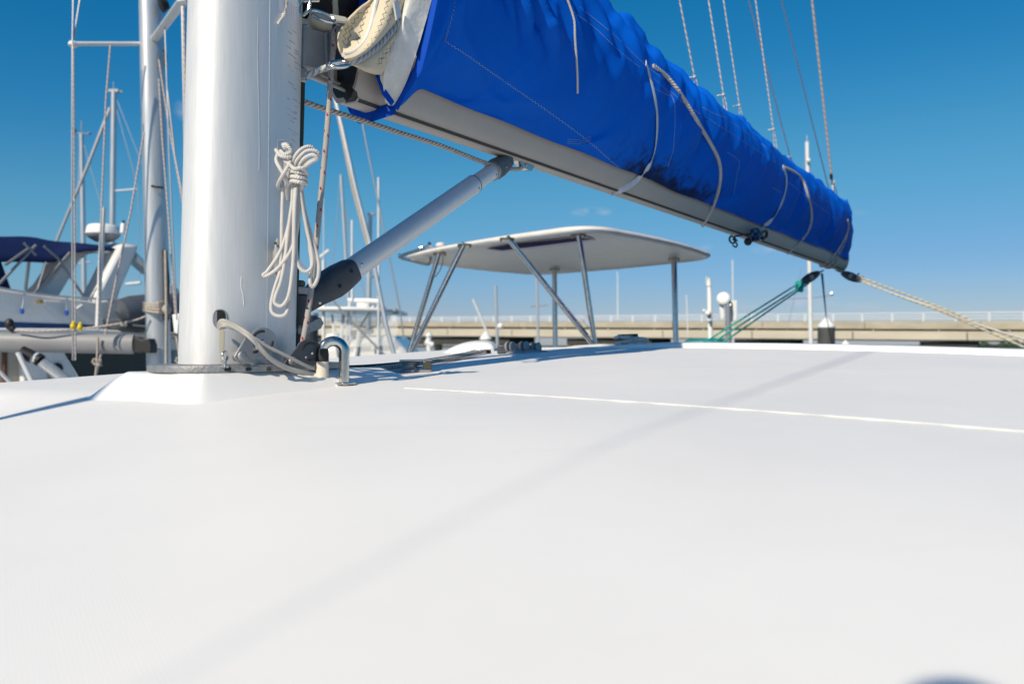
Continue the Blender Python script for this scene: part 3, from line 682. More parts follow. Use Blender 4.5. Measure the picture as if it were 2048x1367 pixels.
seam([(912,-5),(905,30),(892,75),(893,84),(930,108),(990,150),(1060,198),(1120,240),(1180,285),(1240,338)], .0008, 1.6)
seam([(1140,20),(1185,52),(1215,80),(1250,112),(1280,135)], .0007); seam([(1160,15),(1230,72),(1290,130),(1330,160)], .0007)
seam([(1308,157),(1345,195),(1350,240),(1346,300),(1335,335)], .0007); seam([(1308,177),(1342,193)], .0007)
for d in (0, 4, 8): seam([(1135,279+d),(1160,279+d),(1182,272+d)], .0006)
seam([(1340,182),(1375,212),(1420,240),(1470,272),(1520,305),(1560,330)], .0009); seam([(1405,215),(1430,228),(1455,236)], .0009)
seam([(1460,243),(1500,270),(1545,305)], .0010); seam([(1455,305),(1478,322),(1474,350),(1468,385)], .0008); seam([(1545,375),(1562,385)], .0009)
seam([(1578,365),(1615,395),(1650,422),(1680,445)], .0011); seam([(1616,375),(1640,395),(1665,410)], .0010)

# ties, straps, hanging cord
def wrap(pts, r, mat_, label, cat, group, name, flat=None, off=.013, spl=6):
    pp = catmull([V((a, b, 0)) for a, b in pts], spl); out = []
    for p in pp:
        a = hit(coverB, p.x, p.y, off); b = hit(boomB, p.x, p.y, off)
        c = a if (a is not None and (b is None or a.length < b.length)) else b
        if c is None: c = PV(p.x, p.y, .0) if not out else P(p.x, p.y, out[-1].y)
        if not out or (c-out[-1]).length > .004: out.append(c)
    # soften depth jumps
    for _ in range(3): out = [out[0]] + [(out[i-1]+out[i]*2+out[i+1])/4 for i in range(1, len(out)-1)] + [out[-1]]
    # over the top and down the far side, under the boom
    m = MB(); kw = dict(flat=flat) if flat else {}
    if flat: kw['up'] = PT*1.0
    m.tube(out, r, 8, **kw)
    return thing(name, m, M[mat_], label, cat, group)
wrap([(1292,126),(1302,160),(1311,200),(1315,240),(1312,290),(1302,325),(1285,350),(1258,372),(1224,388)], .014, 'webb', 'flat white webbing strap round sail cover beside the thick rope tie', 'strap', 'white straps round the sail cover', 'sail_strap', (.14, 1))
wrap([(1306,132),(1330,150),(1354,178),(1376,212),(1400,252),(1424,292),(1438,322),(1441,355),(1434,392),(1420,426),(1405,452)], .0095, 'rope_laidw', 'thick white laid rope tie slung round the middle of the blue sail cover', 'rope tie', 'rope ties round the sail cover', 'sail_tie')
wrap([(1566,333),(1573,352),(1572,378),(1563,408),(1547,436),(1530,450),(1520,462)], .020, 'webb', 'flat white webbing strap ending at the dark tangle of hooks under the boom', 'strap', 'white straps round the sail cover', 'sail_strap', (.14, 1))
wrap([(1568,334),(1590,345),(1606,362),(1616,392),(1623,425),(1621,450),(1610,472),(1592,492),(1574,507)], .0100, 'rope_laidw', 'thinner pale rope tie round the sail cover near the boom end', 'rope tie', 'rope ties round the sail cover', 'sail_tie')
wrap([(1694,440),(1697,452),(1690,475),(1672,505),(1652,525),(1640,533)], .011, 'rope_laidw', 'doubled grey lashing tying the aft end of the cover down to the boom', 'lashing', None, 'end_lashing')
wrap([(1697,455),(1688,490),(1672,515),(1660,533)], .009, 'rope_laidw', 'thin grey lashing strand just aft of the doubled one on the boom end', 'lashing', None, 'end_lashing')
mb = MB(); mb.ball(BM(6.80, .10, .42), .022, 12); thing('lashing_knot', mb, M['rope_laidw'], 'white lashing knot on the bunched aft corner of the cover', 'knot')
for k, s in enumerate((6.25, 6.42)):
    mb = MB(); mb.tube([BM(s+.02*p.y, p.x*1.1, .1+(p.y-.1)*1.1) for p in bp2], .010, 7, closed=True)
    thing('boom_lashing', mb, M['rope_laid'], ('dark cord loop round the boom just forward of its twin, near the aft end', 'dark cord loop round the boom nearest the end lashing')[k], 'rope loop', 'cord loops round the boom')
q = hits(coverB, [(1133,-6),(1143,22),(1149,45),(1150,75),(1152,105),(1154,135),(1155,160),(1155,187)], .008)
mb = MB(); mb.tube(q, .0042, 8, spl=5); thing('hanging_cord', mb, M['rope_w'], 'loose white cord end dangling down the blue sail cover', 'cord')
# tangle of bungee hooks under the boom
hk = empty('hook_tangle', 'dark blue tangle of elastic cords and black hooks tied under the boom', 'bungee cord', PV(1500, 478, .08))
random.seed(11); mb = MB()
for k in range(9):
    a = random.uniform(-.5, .5); c = (1512, 470); pts = [(c[0]+random.uniform(-12, 14), c[1]+random.uniform(-11, 12)) for _ in range(4)]
    mb.tube([PV(x, y, .09+random.uniform(-.01, .03)) for x, y in pts], .009, 6, closed=True, spl=3, flat=(.5, 1))
obj('cord_bundle', mb, M['navystripe'], hk)
mb = MB(); mb.tube([PV(x, y, .09) for x, y in ((1500,468),(1484,470),(1468,474),(1474,481))], .006, 6, spl=3); obj('hook_cord', mb, M['black'], hk); mb = MB(); mb.tube([PV(x, y, .09) for x, y in ((1470,476),(1462,472),(1459,480),(1466,487),(1472,480))], .006, 6, spl=4); mb.tube([PV(x, y, .095) for x, y in ((1466,478),(1474,488),(1472,494),(1466,491))], .005, 6, spl=4); obj('hook', mb, M['black'], hk); mb = MB(); mb.tube([PV(x, y, .10) for x, y in ((1520,466),(1532,462),(1533,472),(1525,478))], .010, 6, spl=3); obj('hook_handle', mb, M['black'], hk); mb = MB(); mb.ball(PV(1496, 483, .1), .026, 10)
obj('toggle_ball', mb, M['black'], hk)

# =================================================================== FURLED SAIL in the mouth of the cover
sail = empty('furled_mainsail', 'cream stitched mainsail flaked in folds inside the mouth of the blue cover', 'sail', BM(.4, 0, .1))
def curve2(pts, n):
    c = catmull([V((a, b, 0)) for a, b in pts], 12); L = [0]
    for a, b in zip(c, c[1:]): L.append(L[-1]+(b-a).length)
    out = []
    for k in range(n):
        d = L[-1]*k/(n-1); i = max(i_ for i_ in range(len(L)) if L[i_] <= d+1e-6); i = min(i, len(c)-2)
        f = (d-L[i])/max(L[i+1]-L[i], 1e-6); out.append(c[i].lerp(c[i+1], min(1, f)))
    return out
FAR = [(775,-50),(742,0),(722,16),(701,36),(685,55),(678,74),(678,92),(684,108)]
NEAR = [(778,-50),(754,0),(747,30),(738,64),(727,86),(712,101),(698,108),(686,110)]
ROPE = [(858,-50),(836,0),(808,36),(785,64),(760,90),(735,110),(712,123),(692,124)]
LIN = [(862,-50),(843,0),(822,54),(800,90),(782,120),(768,146),(752,150),(726,142)]
def sheet(ca, cb, va, vb, bul, n=22, m=12, seed=0, wob=.006):
    A, B = curve2(ca, n), curve2(cb, n); rows = []
    for k in range(n):
        row = []
        for j in range(m+1):
            t = j/m; x = A[k].x+(B[k].x-A[k].x)*t; y = A[k].y+(B[k].y-A[k].y)*t
            row.append(PV(x, y, va+(vb-va)*t + bul*math.sin(math.pi*t) + wob*noise.noise(V((k*.35, t*3, seed)))))
        rows.append(row)
    mb = MB(); mb.loft(rows, False); return mb
foldP = []
for nm, a, b, va, vb, bl, sd in (('fold_interior', FAR, NEAR, .095, .13, -.018, 1), ('front_fold', NEAR, ROPE, .13, .15, .035, 2), ('side_fold', ROPE, LIN, .15, .12, .02, 3)):
    mb = sheet(a, b, va, vb, bl, seed=sd); foldP.append(mb); o_ = obj(nm, mb, M['sail'], sail, sharp=180); o_.modifiers.new('t', 'SOLIDIFY').thickness = .002
both = MB()
for m_ in foldP:
    o0 = len(both.v); both.v += m_.v; both.f += [tuple(a+o0 for a in f) for f in m_.f]
foldB = bvh_of(both)
mb = MB(); mb.tube([PV(p.x, p.y, .134) for p in curve2(NEAR, 18)], .0062, 8, spl=2); obj('luff_piping', mb, M['lining'], sail)
mb = MB(); mb.tube([PV(p.x, p.y, .087) for p in curve2(FAR, 18)], .0042, 8, spl=2); obj('leech_piping', mb, M['sail'], sail)
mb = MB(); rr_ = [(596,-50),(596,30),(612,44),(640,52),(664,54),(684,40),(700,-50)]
mb.loft([[PV(x, y, -.05) + (AX*.09-PT*.05)*t + PT*(.012*math.sin(k*1.7+t*5)) for k, (x, y) in enumerate(rr_)] for t in (0, .3, 1)], True, True); obj('shade_filler', mb, M['shadefill'], sail, sharp=180)  # dark filler painting the shade between mast and sail folds
mb = MB(); q0 = PV(640, 48, .0); mb.lathe([(.0,-.035),(.02,-.03),(.03,0),(.022,.028),(0,.034)], q0, V((.8,.5,-.2)), 16); obj('rolled_tack', mb, M['sail'], sail)
mb = MB(); mb.tube([PV(672,-40,-.01), PV(670,5,-.01), PV(672,36,-.01)], .008, 8); obj('fold_edge', mb, M['sail'], sail)
random.seed(21)
def zigline(pts, bv, amp, step, r=.0007):
    out = []; k = 0
    for (x0, y0), (x1, y1) in zip(pts, pts[1:]):
        L = math.hypot(x1-x0, y1-y0); n = max(1, int(L/step)); dx, dy = (x1-x0)/L, (y1-y0)/L
        for i in range(n): out.append((x0+dx*L*i/n - dy*amp*(1 if k % 2 else -1), y0+dy*L*i/n + dx*amp*(1 if k % 2 else -1))); k += 1
    q = hits(bv, out, .0012); m = MB(); run = []
    for p in q:
        if run and (p-run[-1]).length > .05:
            if len(run) > 2: m.tube(run, r, 5)
            run = []
        run.append(p)
    if len(run) > 2: m.tube(run, r, 5)
    if m.v: obj('zigzag_stitching', m, M['thread'], sail)
for ln in ([(738,12),(728,34),(722,60),(712,92)], [(722,24),(704,50),(698,78),(696,100)], [(700,44),(690,66),(687,96)], [(776,0),(768,30),(756,60),(742,86),(722,110)], [(792,0),(784,26),(772,54)], [(830,20),(812,50),(796,74)], [(800,72),(782,96),(765,120),(752,136)], [(786,86),(768,110),(752,128)]):
    zigline(ln, foldB, 3.2, 6)
mb = MB(); br = [(612,152),(640,140),(664,132),(690,127),(712,122),(735,108),(760,88),(784,62),(806,34),(822,8),(836,-25)]
mb.tube([PV(x, y, min(.162, .045+.03*k)) for k, (x, y) in enumerate(br)], .0085, 10, spl=6); thing('bolt_rope', mb, M['rope_steel'], 'thick grey laid rope slanting up across the cream sail folds', 'rope')
mb = MB(); mb.prism([PV(788,4,.19), PV(797,2,.19), PV(803,34,.185), PV(794,40,.185)], -PT*.006); obj('webbing_loop', mb, M['webb'], sail)

# =================================================================== LINES AT THE MAST AND BOOM
mb = MB(); q = [BM(.31, .045, .20), PV(669,62,.05), PV(668,90,.055), PV(663,130,.06), PV(655,250,.075), PV(643,380,.08), PV(629,520,.09), PV(617,620,.10), PV(606,684,.11)]
mb.tube(q, .0075, 10, spl=6); thing('reefing_line', mb, M['rope_red'], 'grey braided line with red flecks running from the boom ring down to the deck block', 'rope')
mb = MB(); mb.tube([PV(603,166,.012), PV(601,240,.012), PV(599,300,.015), PV(594,420,.02), PV(590,600,.02), PV(590,690,.02)], .0095, 10, spl=4); thing('halyard', mb, M['rope_dk'], 'dark green braided rope hanging close behind the mast edge', 'rope')
mb = MB(); q = [PV(596,200,-.0), PV(640,215,.0), PV(720,240,.0), PV(800,266,.0), PV(880,291,.0), PV(968,325,.0), PV(1010,336,.0), PV(1035,338,.0), PV(1052,330,.01)]
mb.tube(q, .0078, 10, spl=5); thing('outhaul_rope', mb, M['rope_laid'], 'grey three strand rope slung under the boom towards the strut end', 'rope')
mb = MB(); q = PV(1048, 328, .0); mb.tube(torus_pts(q, AX, UP, .022, .012, 14), .004, 7, closed=True); mb.prism([BM(1.22, .012, .004), BM(1.34, .012, .004), BM(1.32, .012, -.022), BM(1.26, .012, -.022)], -PT*.024); thing('boom_bail', mb, M['steel'], 'small stainless bail under the boom holding the grey rope end', 'fitting')

# =================================================================== STRUT (rigid vang)
strut = empty('boom_strut', 'sloping tubular aluminium strut with dark jaws between mast foot and boom', 'strut', BP(.22, 0, .12))
A0 = BP(.215, .0, .118); A1 = BP(1.165, .0, .672); dv_ = (A1-A0).normalized(); LV = (A1-A0).length
sidev = PT; upv = dv_.cross(sidev).normalized(); 
if upv.z < 0: upv = -upv
def vp(t, a, b): return A0 + dv_*t + sidev*a + upv*b
mb = MB(); mb.tube([vp(.175, 0, 0), vp(LV-.235, 0, 0)], .0325, 32); obj('lower_tube', mb, M['alu'], strut)
mb = MB(); mb.tube([vp(LV-.24, 0, 0), vp(LV-.10, 0, 0)], .0272, 32); obj('upper_tube', mb, M['alu'], strut)
mb = MB(); mb.tube([vp(LV-.237, 0, 0), vp(LV-.2335, 0, 0)], .0329, 32); obj('tube_joint', mb, M['slot'], strut)
def jaw(sign, t0, segs, nm, m):
    mb = MB(); rings = []
    for t, hw, hh in segs:
        rings.append([vp(t0+sign*t, hw*math.copysign(abs(math.cos(a))**.6, math.cos(a)), hh*math.copysign(abs(math.sin(a))**.6, math.sin(a))) for a in [2*math.pi*k/24 for k in range(24)]])
    mb.loft(rings); return obj(nm, mb, m, strut, sharp=50)
jaw(1, 0, ((-.03,.022,.018),(-.015,.030,.026),(.03,.034,.030),(.10,.036,.042),(.135,.0365,.041),(.178,.0355,.0355),(.186,.0345,.0345)), 'lower_jaw', M['plastic'])
jaw(-1, LV, ((-.02,.012,.016),(-.012,.022,.022),(.02,.028,.030),(.07,.030,.036),(.10,.0305,.034)), 'upper_jaw', mat('mid_grey_jaw', (.10,.11,.12), .5, noise_s=50, noise_a=.2))
mb = MB(); mb.tube([vp(LV-.112, 0, 0), vp(LV-.098, 0, 0)], .0335, 28); obj('jaw_collar', mb, M['plastic_l'], strut)
mb = MB()
for t, b in ((.095, -.004), (.155, .012)):
    mb.lathe([(.0065, 0), (.0065, .0015), (.004, .0018), (.004, .0005)], vp(t, .0355, b), sidev, 14)
obj('jaw_hole', mb, M['black'], strut)
mb = MB()
for t, b, a in ((.205, .008, .0315), (LV-.255, -.01, .0312), (LV-.125, -.008, .0262), (.012, -.012, .031), (LV-.055, -.006, .0295)):
    mb.lathe([(.0045, -.001), (.0045, .0012), (.002, .0022)], vp(t, a, b), sidev, 12)
obj('rivet', mb, M['steel'], strut)
# bracket on the mast
mb = MB(); mb.lathe([(.026, 0), (.026, .075), (.0255, .077)], BP(.178, .01, .052), UP, 20); obj('hinge_barrel', mb, M['plastic'], strut)
mb = MB()
for z in (.028, .132):
    mb.prism([BP(.13, .03, z), BP(.205, .026, z), BP(.205, -.026, z), BP(.13, -.03, z)], UP*.022)
obj('hinge_lug', mb, M['plastic_l'], strut, bevel=.005)
mb = MB(); mb.lathe([(.013, 0), (.017, .003), (.017, .012), (.012, .016)], BP(.178, .01, .154), UP, 16); mb.lathe([(.012, -.04), (.015, -.03), (.015, -.01), (.018, 0)], BP(.178, .01, .028), UP, 12); obj('hinge_pin', mb, M['plastic'], strut)
mb = MB(); mb.prism([BP(.19, .014, .05), BP(.25, .014, .075), BP(.262, .014, .06), BP(.25, .014, .045), BP(.2, .014, .03)], -PT*.01); obj('toggle_plate', mb, M['cast'], strut)

# =================================================================== MAST FOOT BLOCKS AND DECK FITTINGS
def cheek(name, label, outline, circ, v0, m, slots, pins, roller):
    root = empty(name, label, 'pulley block', PV(outline[0][0], outline[0][1]+20, v0), 'pulley blocks at the mast foot')
    mb = MB(); mb.prism([PV(x, y, v0) for x, y in outline], -PT*.005); obj('front_cheek', mb, m, root, bevel=.0015)
    mb = MB(); mb.prism([PV(x, y, v0-.022) for x, y in outline], -PT*.005); obj('rear_cheek', mb, m, root, bevel=.0015)
    mb = MB(); c = PV(circ[0], circ[1], v0-.005); mb.lathe([(circ[2], -.0155), (circ[2]*.86, -.008), (circ[2], -.001)], c, PT, 28); obj('sheave', mb, M['plastic_l'], root)
    mb = MB()
    for cx, cy, r, a0, a1 in slots:
        mb.tube([PV(cx+r*math.cos(math.radians(a0+(a1-a0)*k/8)), cy+r*math.sin(math.radians(a0+(a1-a0)*k/8)), v0+.0006) for k in range(9)], .0030, 6, flat=(1, .35), up=UP)
    obj('cheek_slot', mb, M['slot'], root)
    mb = MB()
    for x, y, r in pins: mb.lathe([(r, 0), (r, .002), (r*.5, .0035)], PV(x, y, v0), PT, 12)
    obj('cheek_pin', mb, M['steel'], root)
    mb = MB(); x, y = roller; mb.lathe([(.012, -.02), (.012, .003), (.010, .005), (.004, .006)], PV(x, y, v0), PT, 18); mb.prism([PV(x+4, y-8, v0+.004), PV(x+26, y+14, v0+.004), PV(x+24, y+19, v0+.004), PV(x-2, y+9, v0+.004)], -PT*.012); obj('shackle_lug', mb, M['cast'], root, bevel=.002)
    return root
o1 = [(527+26.5*math.cos(math.radians(a)), 681+26.5*math.sin(math.radians(a))) for a in range(-150, 70, 12)] + [(520,714),(502,721),(482,728),(474,722),(469,713),(493,673)]
cheek('cheek_block', 'light grey two cheek pulley block leaning on the mast foot', o1, (527, 681, .026), .145, M['greyplate'], ((526,682,20,-150,-80),(526,682,20,0,45),(509,690,14,60,100)), ((510,694,.0065),(525,682,.004)), (484, 712))
o2 = [(619+26*math.cos(math.radians(a)), 703+25*math.sin(math.radians(a))) for a in range(-160, 60, 12)] + [(628,733),(600,736),(575,735),(568,727),(576,716)]
cheek('cheek_block', 'dark grey pulley block tucked behind the steel deck hoop', o2, (617, 702, .026), .150, M['darkplate'], ((622,703,17,-170,-60),(622,706,14,50,110)), ((611,713,.004),(624,705,.005)), (585, 722))
# grey cables out of the mast
for k, (pts, lab) in enumerate(((( (437,652,.083),(440,643,.10),(449,641,.112),(470,650,.128),(498,668,.155),(520,693,.170),(545,718,.172),(575,734,.172),(605,743,.176),(626,746,.17)), 'uppermost grey cable looping out of the oval hole in the mast'),
        (((438,654,.086),(444,646,.106),(460,650,.122),(485,664,.145),(505,680,.165),(528,706,.168),(552,726,.170),(585,741,.170),(626,748,.166)), 'middle grey cable of three drooping from the mast hole'),
        (((440,656,.09),(450,651,.115),(480,662,.13),(510,677,.148),(535,693,.158),(560,705,.166),(590,720,.172),(612,731,.174),(628,737,.17)), 'straightest grey cable passing over both pulley blocks'))):
    mb = MB(); mb.tube([PV(x, y, v) for x, y, v in pts], .0042, 9, spl=6); thing('cable', mb, M['cable'], lab, 'cable', 'grey cables from the mast hole')
# hoop
hq = hit(deckB, 688, 770, 0); hd = hq.y
HL = P(644, 772, hd-.01); HR = hq
hoop = empty('steel_hoop', 'polished stainless steel hoop on deck, one leg sleeved in cream plastic', 'hoop', HR)
tz = P(665, 690, hd).z; ctr = (HL+HR)/2; rad = (HR-HL).length/2; ex = (HR-HL).normalized()
pts = [HR + UP*.0, HR + UP*.03, V((HR.x, HR.y, tz-rad+.010))] 
c0 = V((ctr.x, ctr.y, tz-rad+.010))
pts += [c0 + ex*(rad*math.cos(a)) + UP*(rad*math.sin(a)) for a in [math.pi*k/12 for k in range(1, 12)]]
pts += [V((HL.x, HL.y, tz-rad+.010)), HL+UP*.03, HL+UP*.002]
mb = MB(); mb.tube(pts, .0128, 18, up=ex.cross(UP)); obj('bent_bar', mb, M['steel'], hoop)
mb = MB(); mb.lathe([(.030, 0), (.030, .003), (.024, .0045), (.0135, .005)], HR+UP*.003, UP, 28); mb.lathe([(.030, 0), (.030, .003), (.024, .0045)], HR-ex*.026+V((0,.012,-.001)), UP, 28); obj('flange', mb, M['steel'], hoop)
mb = MB(); mb.lathe([(.0155, 0), (.0168, .0005), (.0162, .03), (.0160, .066), (.0150, .0665)], HL+UP*.001, UP, 26); obj('plastic_sleeve', mb, M['pvc'], hoop)
mb = MB(); mb.lathe([(.0165, .060), (.0165, .076), (.0148, .092)], HL+UP*.001, UP, 22); q = HL+UP*.09-ex*.014; mb.tube([q, q-ex*.004-UP*.03, q-ex*.007-UP*.06, q-ex*.005-UP*.085, q-ex*.009-UP*.10], .0052, 6, spl=4, flat=(.35, 1)); obj('tape_wrap', mb, M['black'], hoop)
# low block on the roof, lines along the roof
def low_block(c, name, label, dirv, k=1.0):
    root = empty(name, label, 'deck block', c, 'low sheave blocks on the roof'); d = V(dirv).normalized(); pr = UP.cross(d)
    mb = MB(); mb.prism([c + d*(x*k) + pr*(y*k) for x, y in ((-.05,-.02),(-.035,-.034),(.045,-.034),(.05,-.02),(.05,.02),(.045,.034),(-.035,.034),(-.05,.02))], UP*.006*k); obj('bottom_plate', mb, M['greyplate'], root, bevel=.0015)
    mb = MB(); mb.lathe([(.031*k, .007*k), (.024*k, .012*k), (.022*k, .018*k), (.024*k, .024*k), (.031*k, .030*k)], c - d*.018*k, UP, 24); obj('sheave', mb, M['cast'], root, sharp=80)
    mb = MB(); mb.box(c + d*.034*k + UP*.019*k, (.026*k, .055*k, .026*k), d, pr, UP); obj('end_body', mb, mat('olive_metal', (.12,.115,.085), .3, metal=.7), root, bevel=.002)
    mb = MB(); mb.prism([c + d*(x*k) + pr*(y*k) + UP*.0325*k for x, y in ((-.05,-.014),(-.035,-.03),(.045,-.03),(.05,-.02),(.05,.02),(.045,.03),(-.035,.03),(-.05,.014))], UP*.005*k); obj('top_plate', mb, M['steel'], root, bevel=.0015)
b1 = hit(deckB, 832, 743, 0) or DP(.55, .12); low_block(b1, 'deck_block', 'low steel sheave block standing alone on the roof near the mast', V((1, .12, .02)))
def roof_line(pts, r, m, label, n=9):
    mb = MB(); mb.tube([DP(u, v, h) for u, v, h in pts], r, n, spl=7); return thing('roof_line', mb, M[m], label, 'rope', 'ropes led aft over the roof')
roof_line([(.20,.12,.035),(.34,.07,.022),(.50,.0,.015),(.75,-.08,.012),(1.1,-.20,.012),(1.6,-.42,.014)], .0070, 'rope_red', 'grey rope with red flecks led aft past the steel hoop, nearest the camera')
roof_line([(.20,.05,.035),(.4,.0,.018),(.8,-.12,.012),(1.2,-.26,.012),(1.62,-.46,.014)], .0070, 'rope_blue', 'white rope with blue flecks led aft along the roof, middle one of three')
roof_line([(.20,.0,.045),(.45,-.06,.022),(.9,-.19,.012),(1.3,-.33,.012),(1.65,-.50,.014)], .0065, 'rope_dk', 'dark braided rope led aft along the roof, farthest from camera')
low_block(DP(1.66, -.45), 'deck_block', 'flat grey sheave block where the roof ropes end', AX, .55)
for k, (u, v, lab) in enumerate((((1008,698,3.55),0,'twin wheeled rope organiser with dark ends beside the white dome'), ((1036,697,3.6),0,'rope organiser with raised round wheel just right of the twin one'), ((1060,699,3.65),0,'low rope organiser at the end of the row by the coaming'))):
    root = empty('rope_organiser', lab, 'deck fitting', P(*u)-UP*.03, 'rope organisers at the aft edge of the roof'); c = P(*u)-UP*.022
    mb = MB(); mb.box(c+UP*.022, (.06, .05, .040), V((1,0,0)), V((0,1,0)), UP); obj('organiser_body', mb, M['darkplate'], root, bevel=.006)
    for j in (0, 1):
        mb = MB(); mb.lathe([(.024, -.005), (.024, .005)], c+UP*.032+V((.018+.02*j,-.02,0)), V((.85,-.5,.1)), 22); obj('organiser_wheel', mb, M['plastic_l'], root, bevel=.002)
    mb = MB(); mb.lathe([(.05,0),(.045,.012),(.02,.02)], c+V((.05,0,0)), UP, 16); obj('organiser_cap', mb, M['plastic_l'], root)
# winch with a rope hank
w0 = BP(2.62, -.35, -.015); wn = empty('winch', 'steel winch behind the coaming with blue flecked rope heaped on it', 'winch', w0)
w0 = P(1256, 694, 4.25); ROOT['winch'] = w0; wn.location = w0
mb = MB(); mb.lathe([(.06,0),(.055,.02),(.045,.03),(.042,.045),(.052,.06),(.03,.064)], w0, UP, 24); obj('winch_drum', mb, M['steel'], wn)
random.seed(9)
for k in range(6):
    mb = MB(); a = random.uniform(-.02, .02); mb.tube([w0 + V((.02+a+.066*math.cos(t)*(1+.08*k/6), .05*math.sin(t), .018+.006*k+.022*math.sin(t*1+k)*.5)) for t in [2*math.pi*j/12 for j in range(12)]], .0085, 8, closed=True, spl=3); obj('rope_turn', mb, M['rope_blue'], wn)
mb = MB(); mb.tube([w0+V((-.055,0,.062)), w0+V((.05,-.01,.066)), w0+V((.052,-.01,.058)), w0+V((-.05,0,.05))], .006, 7); obj('winch_handle', mb, M['black'], wn)
# white moulded dome beyond the crest
mb = MB(); prof = [(862,716),(886,701),(905,691),(924,684),(946,680.5),(970,680),(984,683),(990,692),(989,716)]
dd = 3.9; f = [P(x, y, dd) for x, y in prof]
cs = MB(); cs.loft([[p + V((0, t, 0)) - UP*k for p in f] for t, k in ((0,.030),(.02,.008),(.06,0),(.35,-.004),(.64,0),(.68,.01),(.70,.03))], True, True)
thing('white_dome', cs, M['gel'], 'smooth white moulded hood beyond the roof crest, behind the rope ends', 'hood', sub=1, sharp=180)

# post added to shade the lower corner, furled headsail inferred from its shadow, staff: added for the deck shadow line, all unseen
q = hit(deckB, 1935, 1452, 0); bq = q + SUN*1.55
post = empty('shadow_post', 'white post with a round navy ball on top, added unseen to cast the corner shadow', 'post', V((bq.x, bq.y, -1.2)))  # unseen post and ball, added to cast the round corner shadow
mb = MB(); mb.tube([V((bq.x, bq.y, -1.195)), bq-UP*.03], .012, 12); obj('post_tube', mb, M['alu_white'], post)  # tube of the unseen post added for the corner shadow
mb = MB(); mb.ball(bq, .037, 20); obj('shadow_ball', mb, M['shadowball'], post)
jib = empty('furled_headsail', 'unseen white headsail, inferred from its shadow, rolled round the forestay from bow to masthead', 'sail', BP(-4.9, 0, -1.1))
mb = MB(); a, b = BP(-4.9, 0, -.9), MP(-.12, 0, 13.2); mb.tube([a.lerp(b, k/20) for k in range(21)], [.03]+[.046-.0012*k for k in range(1, 20)]+[.012], 12); obj('rolled_sail', mb, M['lining'], jib)
stf = empty('shadow_staff', 'thin flagstaff added unseen to draw the diagonal deck shadow', 'caster', BP(-4.6, 1.32, -1.195))  # unseen pole added to cast the diagonal line on the deck
mb = MB(); mb.tube([BP(-4.6, 1.30, -1.195), BP(-4.72, 1.34, 3.4), BP(-4.75, 1.36, 6.2)], [.0006,.0010,.0030], 8); obj('shadow_pole', mb, M['alu_white'], stf)
mb = MB(); mb.tube([BP(-4.72, 1.34, 3.3), BP(-4.74, 1.35, 4.6), BP(-4.75, 1.36, 6.1)], [.0011,.0046,.0068], 8); obj('shadow_pole_sleeve', mb, M['navy'], stf)  # thicker sleeve added so the far end of that shadow is stronger
# =================================================================== HARDTOP over the helm (part of our boat's structure, a thing bolted on posts)
HZ = .80
top_ = empty('helm_hardtop', 'white rounded hardtop on bright steel posts over the helm, seen from below', 'hardtop', BP(4.8, -2, -.1))
cn = [PZ(1182, 456, HZ), PZ(1446, 517, HZ), PZ(1072, 551, HZ), PZ(786, 519, HZ)]
def round_poly(pts, r, bulge=.06, n=10):
    out = []; m = len(pts); c = sum(pts, V())/m
    for i in range(m):
        p0, p1, p2 = pts[i-1], pts[i], pts[(i+1) % m]; a = (p0-p1).normalized(); b = (p2-p1).normalized()
        s, e = p1+a*r, p1+b*r
        for k in range(n+1):
            t = k/n; out.append(s*(1-t)**2 + p1*2*t*(1-t) + e*t*t)
        q = p2+(p1-p2).normalized()*r; mid = (e+q)/2; o = (mid-c).normalized()
        for k in range(1, 8):
            t = k/8; out.append(e.lerp(q, t) + o*bulge*4*t*(1-t))
    return out
ol = round_poly(cn, .42); cc = sum(ol, V())/len(ol)
def ins(d, dz, dome=0): return [cc + (p-cc)*(1-d/(p-cc).length) + UP*dz for p in ol]
mb = MB(); mb.loft([ins(.9, .012), ins(.30, .010), ins(.09, .004), ins(.075, -.006), ins(.03, -.006), ins(.008, .004), ins(0, .018), ins(.008, .034), ins(.04, .046), ins(.3, .062), ins(.9, .075)], True, True)
hardB = bvh_of(mb); obj('roof_panel', mb, M['gel_dull'], top_, sharp=50)
def flat_on(pts, z, m, nm, th=.004):
    mb = MB(); mb.prism([PZ(x, y, z) for x, y in pts], -UP*th); return obj(nm, mb, M[m], top_)
flat_on([(974,497),(1010,489),(1170,471),(1190,479),(1160,485),(1005,503)], HZ+.004, 'hatchf', 'hatch_frame', .008)
flat_on([(978,497),(1012,490),(1160,474),(1182,478),(1150,482),(1005,500)], HZ-.003, 'hatch', 'hatch_pane', .004)
def post_(tp, bt, dbt, r=.021, zt=HZ):
    a = PZ(tp[0], tp[1], zt); b = P(bt[0], bt[1], dbt)
    if b.z > -.02: b = b + (b-a).normalized()*.06
    mb = MB(); mb.tube([a+UP*.0, a.lerp(b, .5), b], r, 16); o = obj('post', mb, M['steel'], top_)
    mb = MB(); mb.lathe([(.055,0),(.055,.006),(.03,.01)], V((a.x, a.y, HZ-.008)), -UP, 16)
    for k in (-1, 1): mb.lathe([(.009, 0), (.009, .022), (.006, .028)], V((a.x, a.y, HZ-.008)) + V((.045*k, .01*k, 0)), -UP, 8)
    obj('foot_flange', mb, M['steel_b'], o)
post_((879,503), (814,717), 7.1); post_((929,486), (817,716), 6.5)
post_((1014,474), (1186,688), 5.75); post_((1157,467), (1190,690), 5.75, .020)
post_((1109,535), (1111,704), 8.2, .026); post_((1348,514), (1352,690), 7.2, .026)
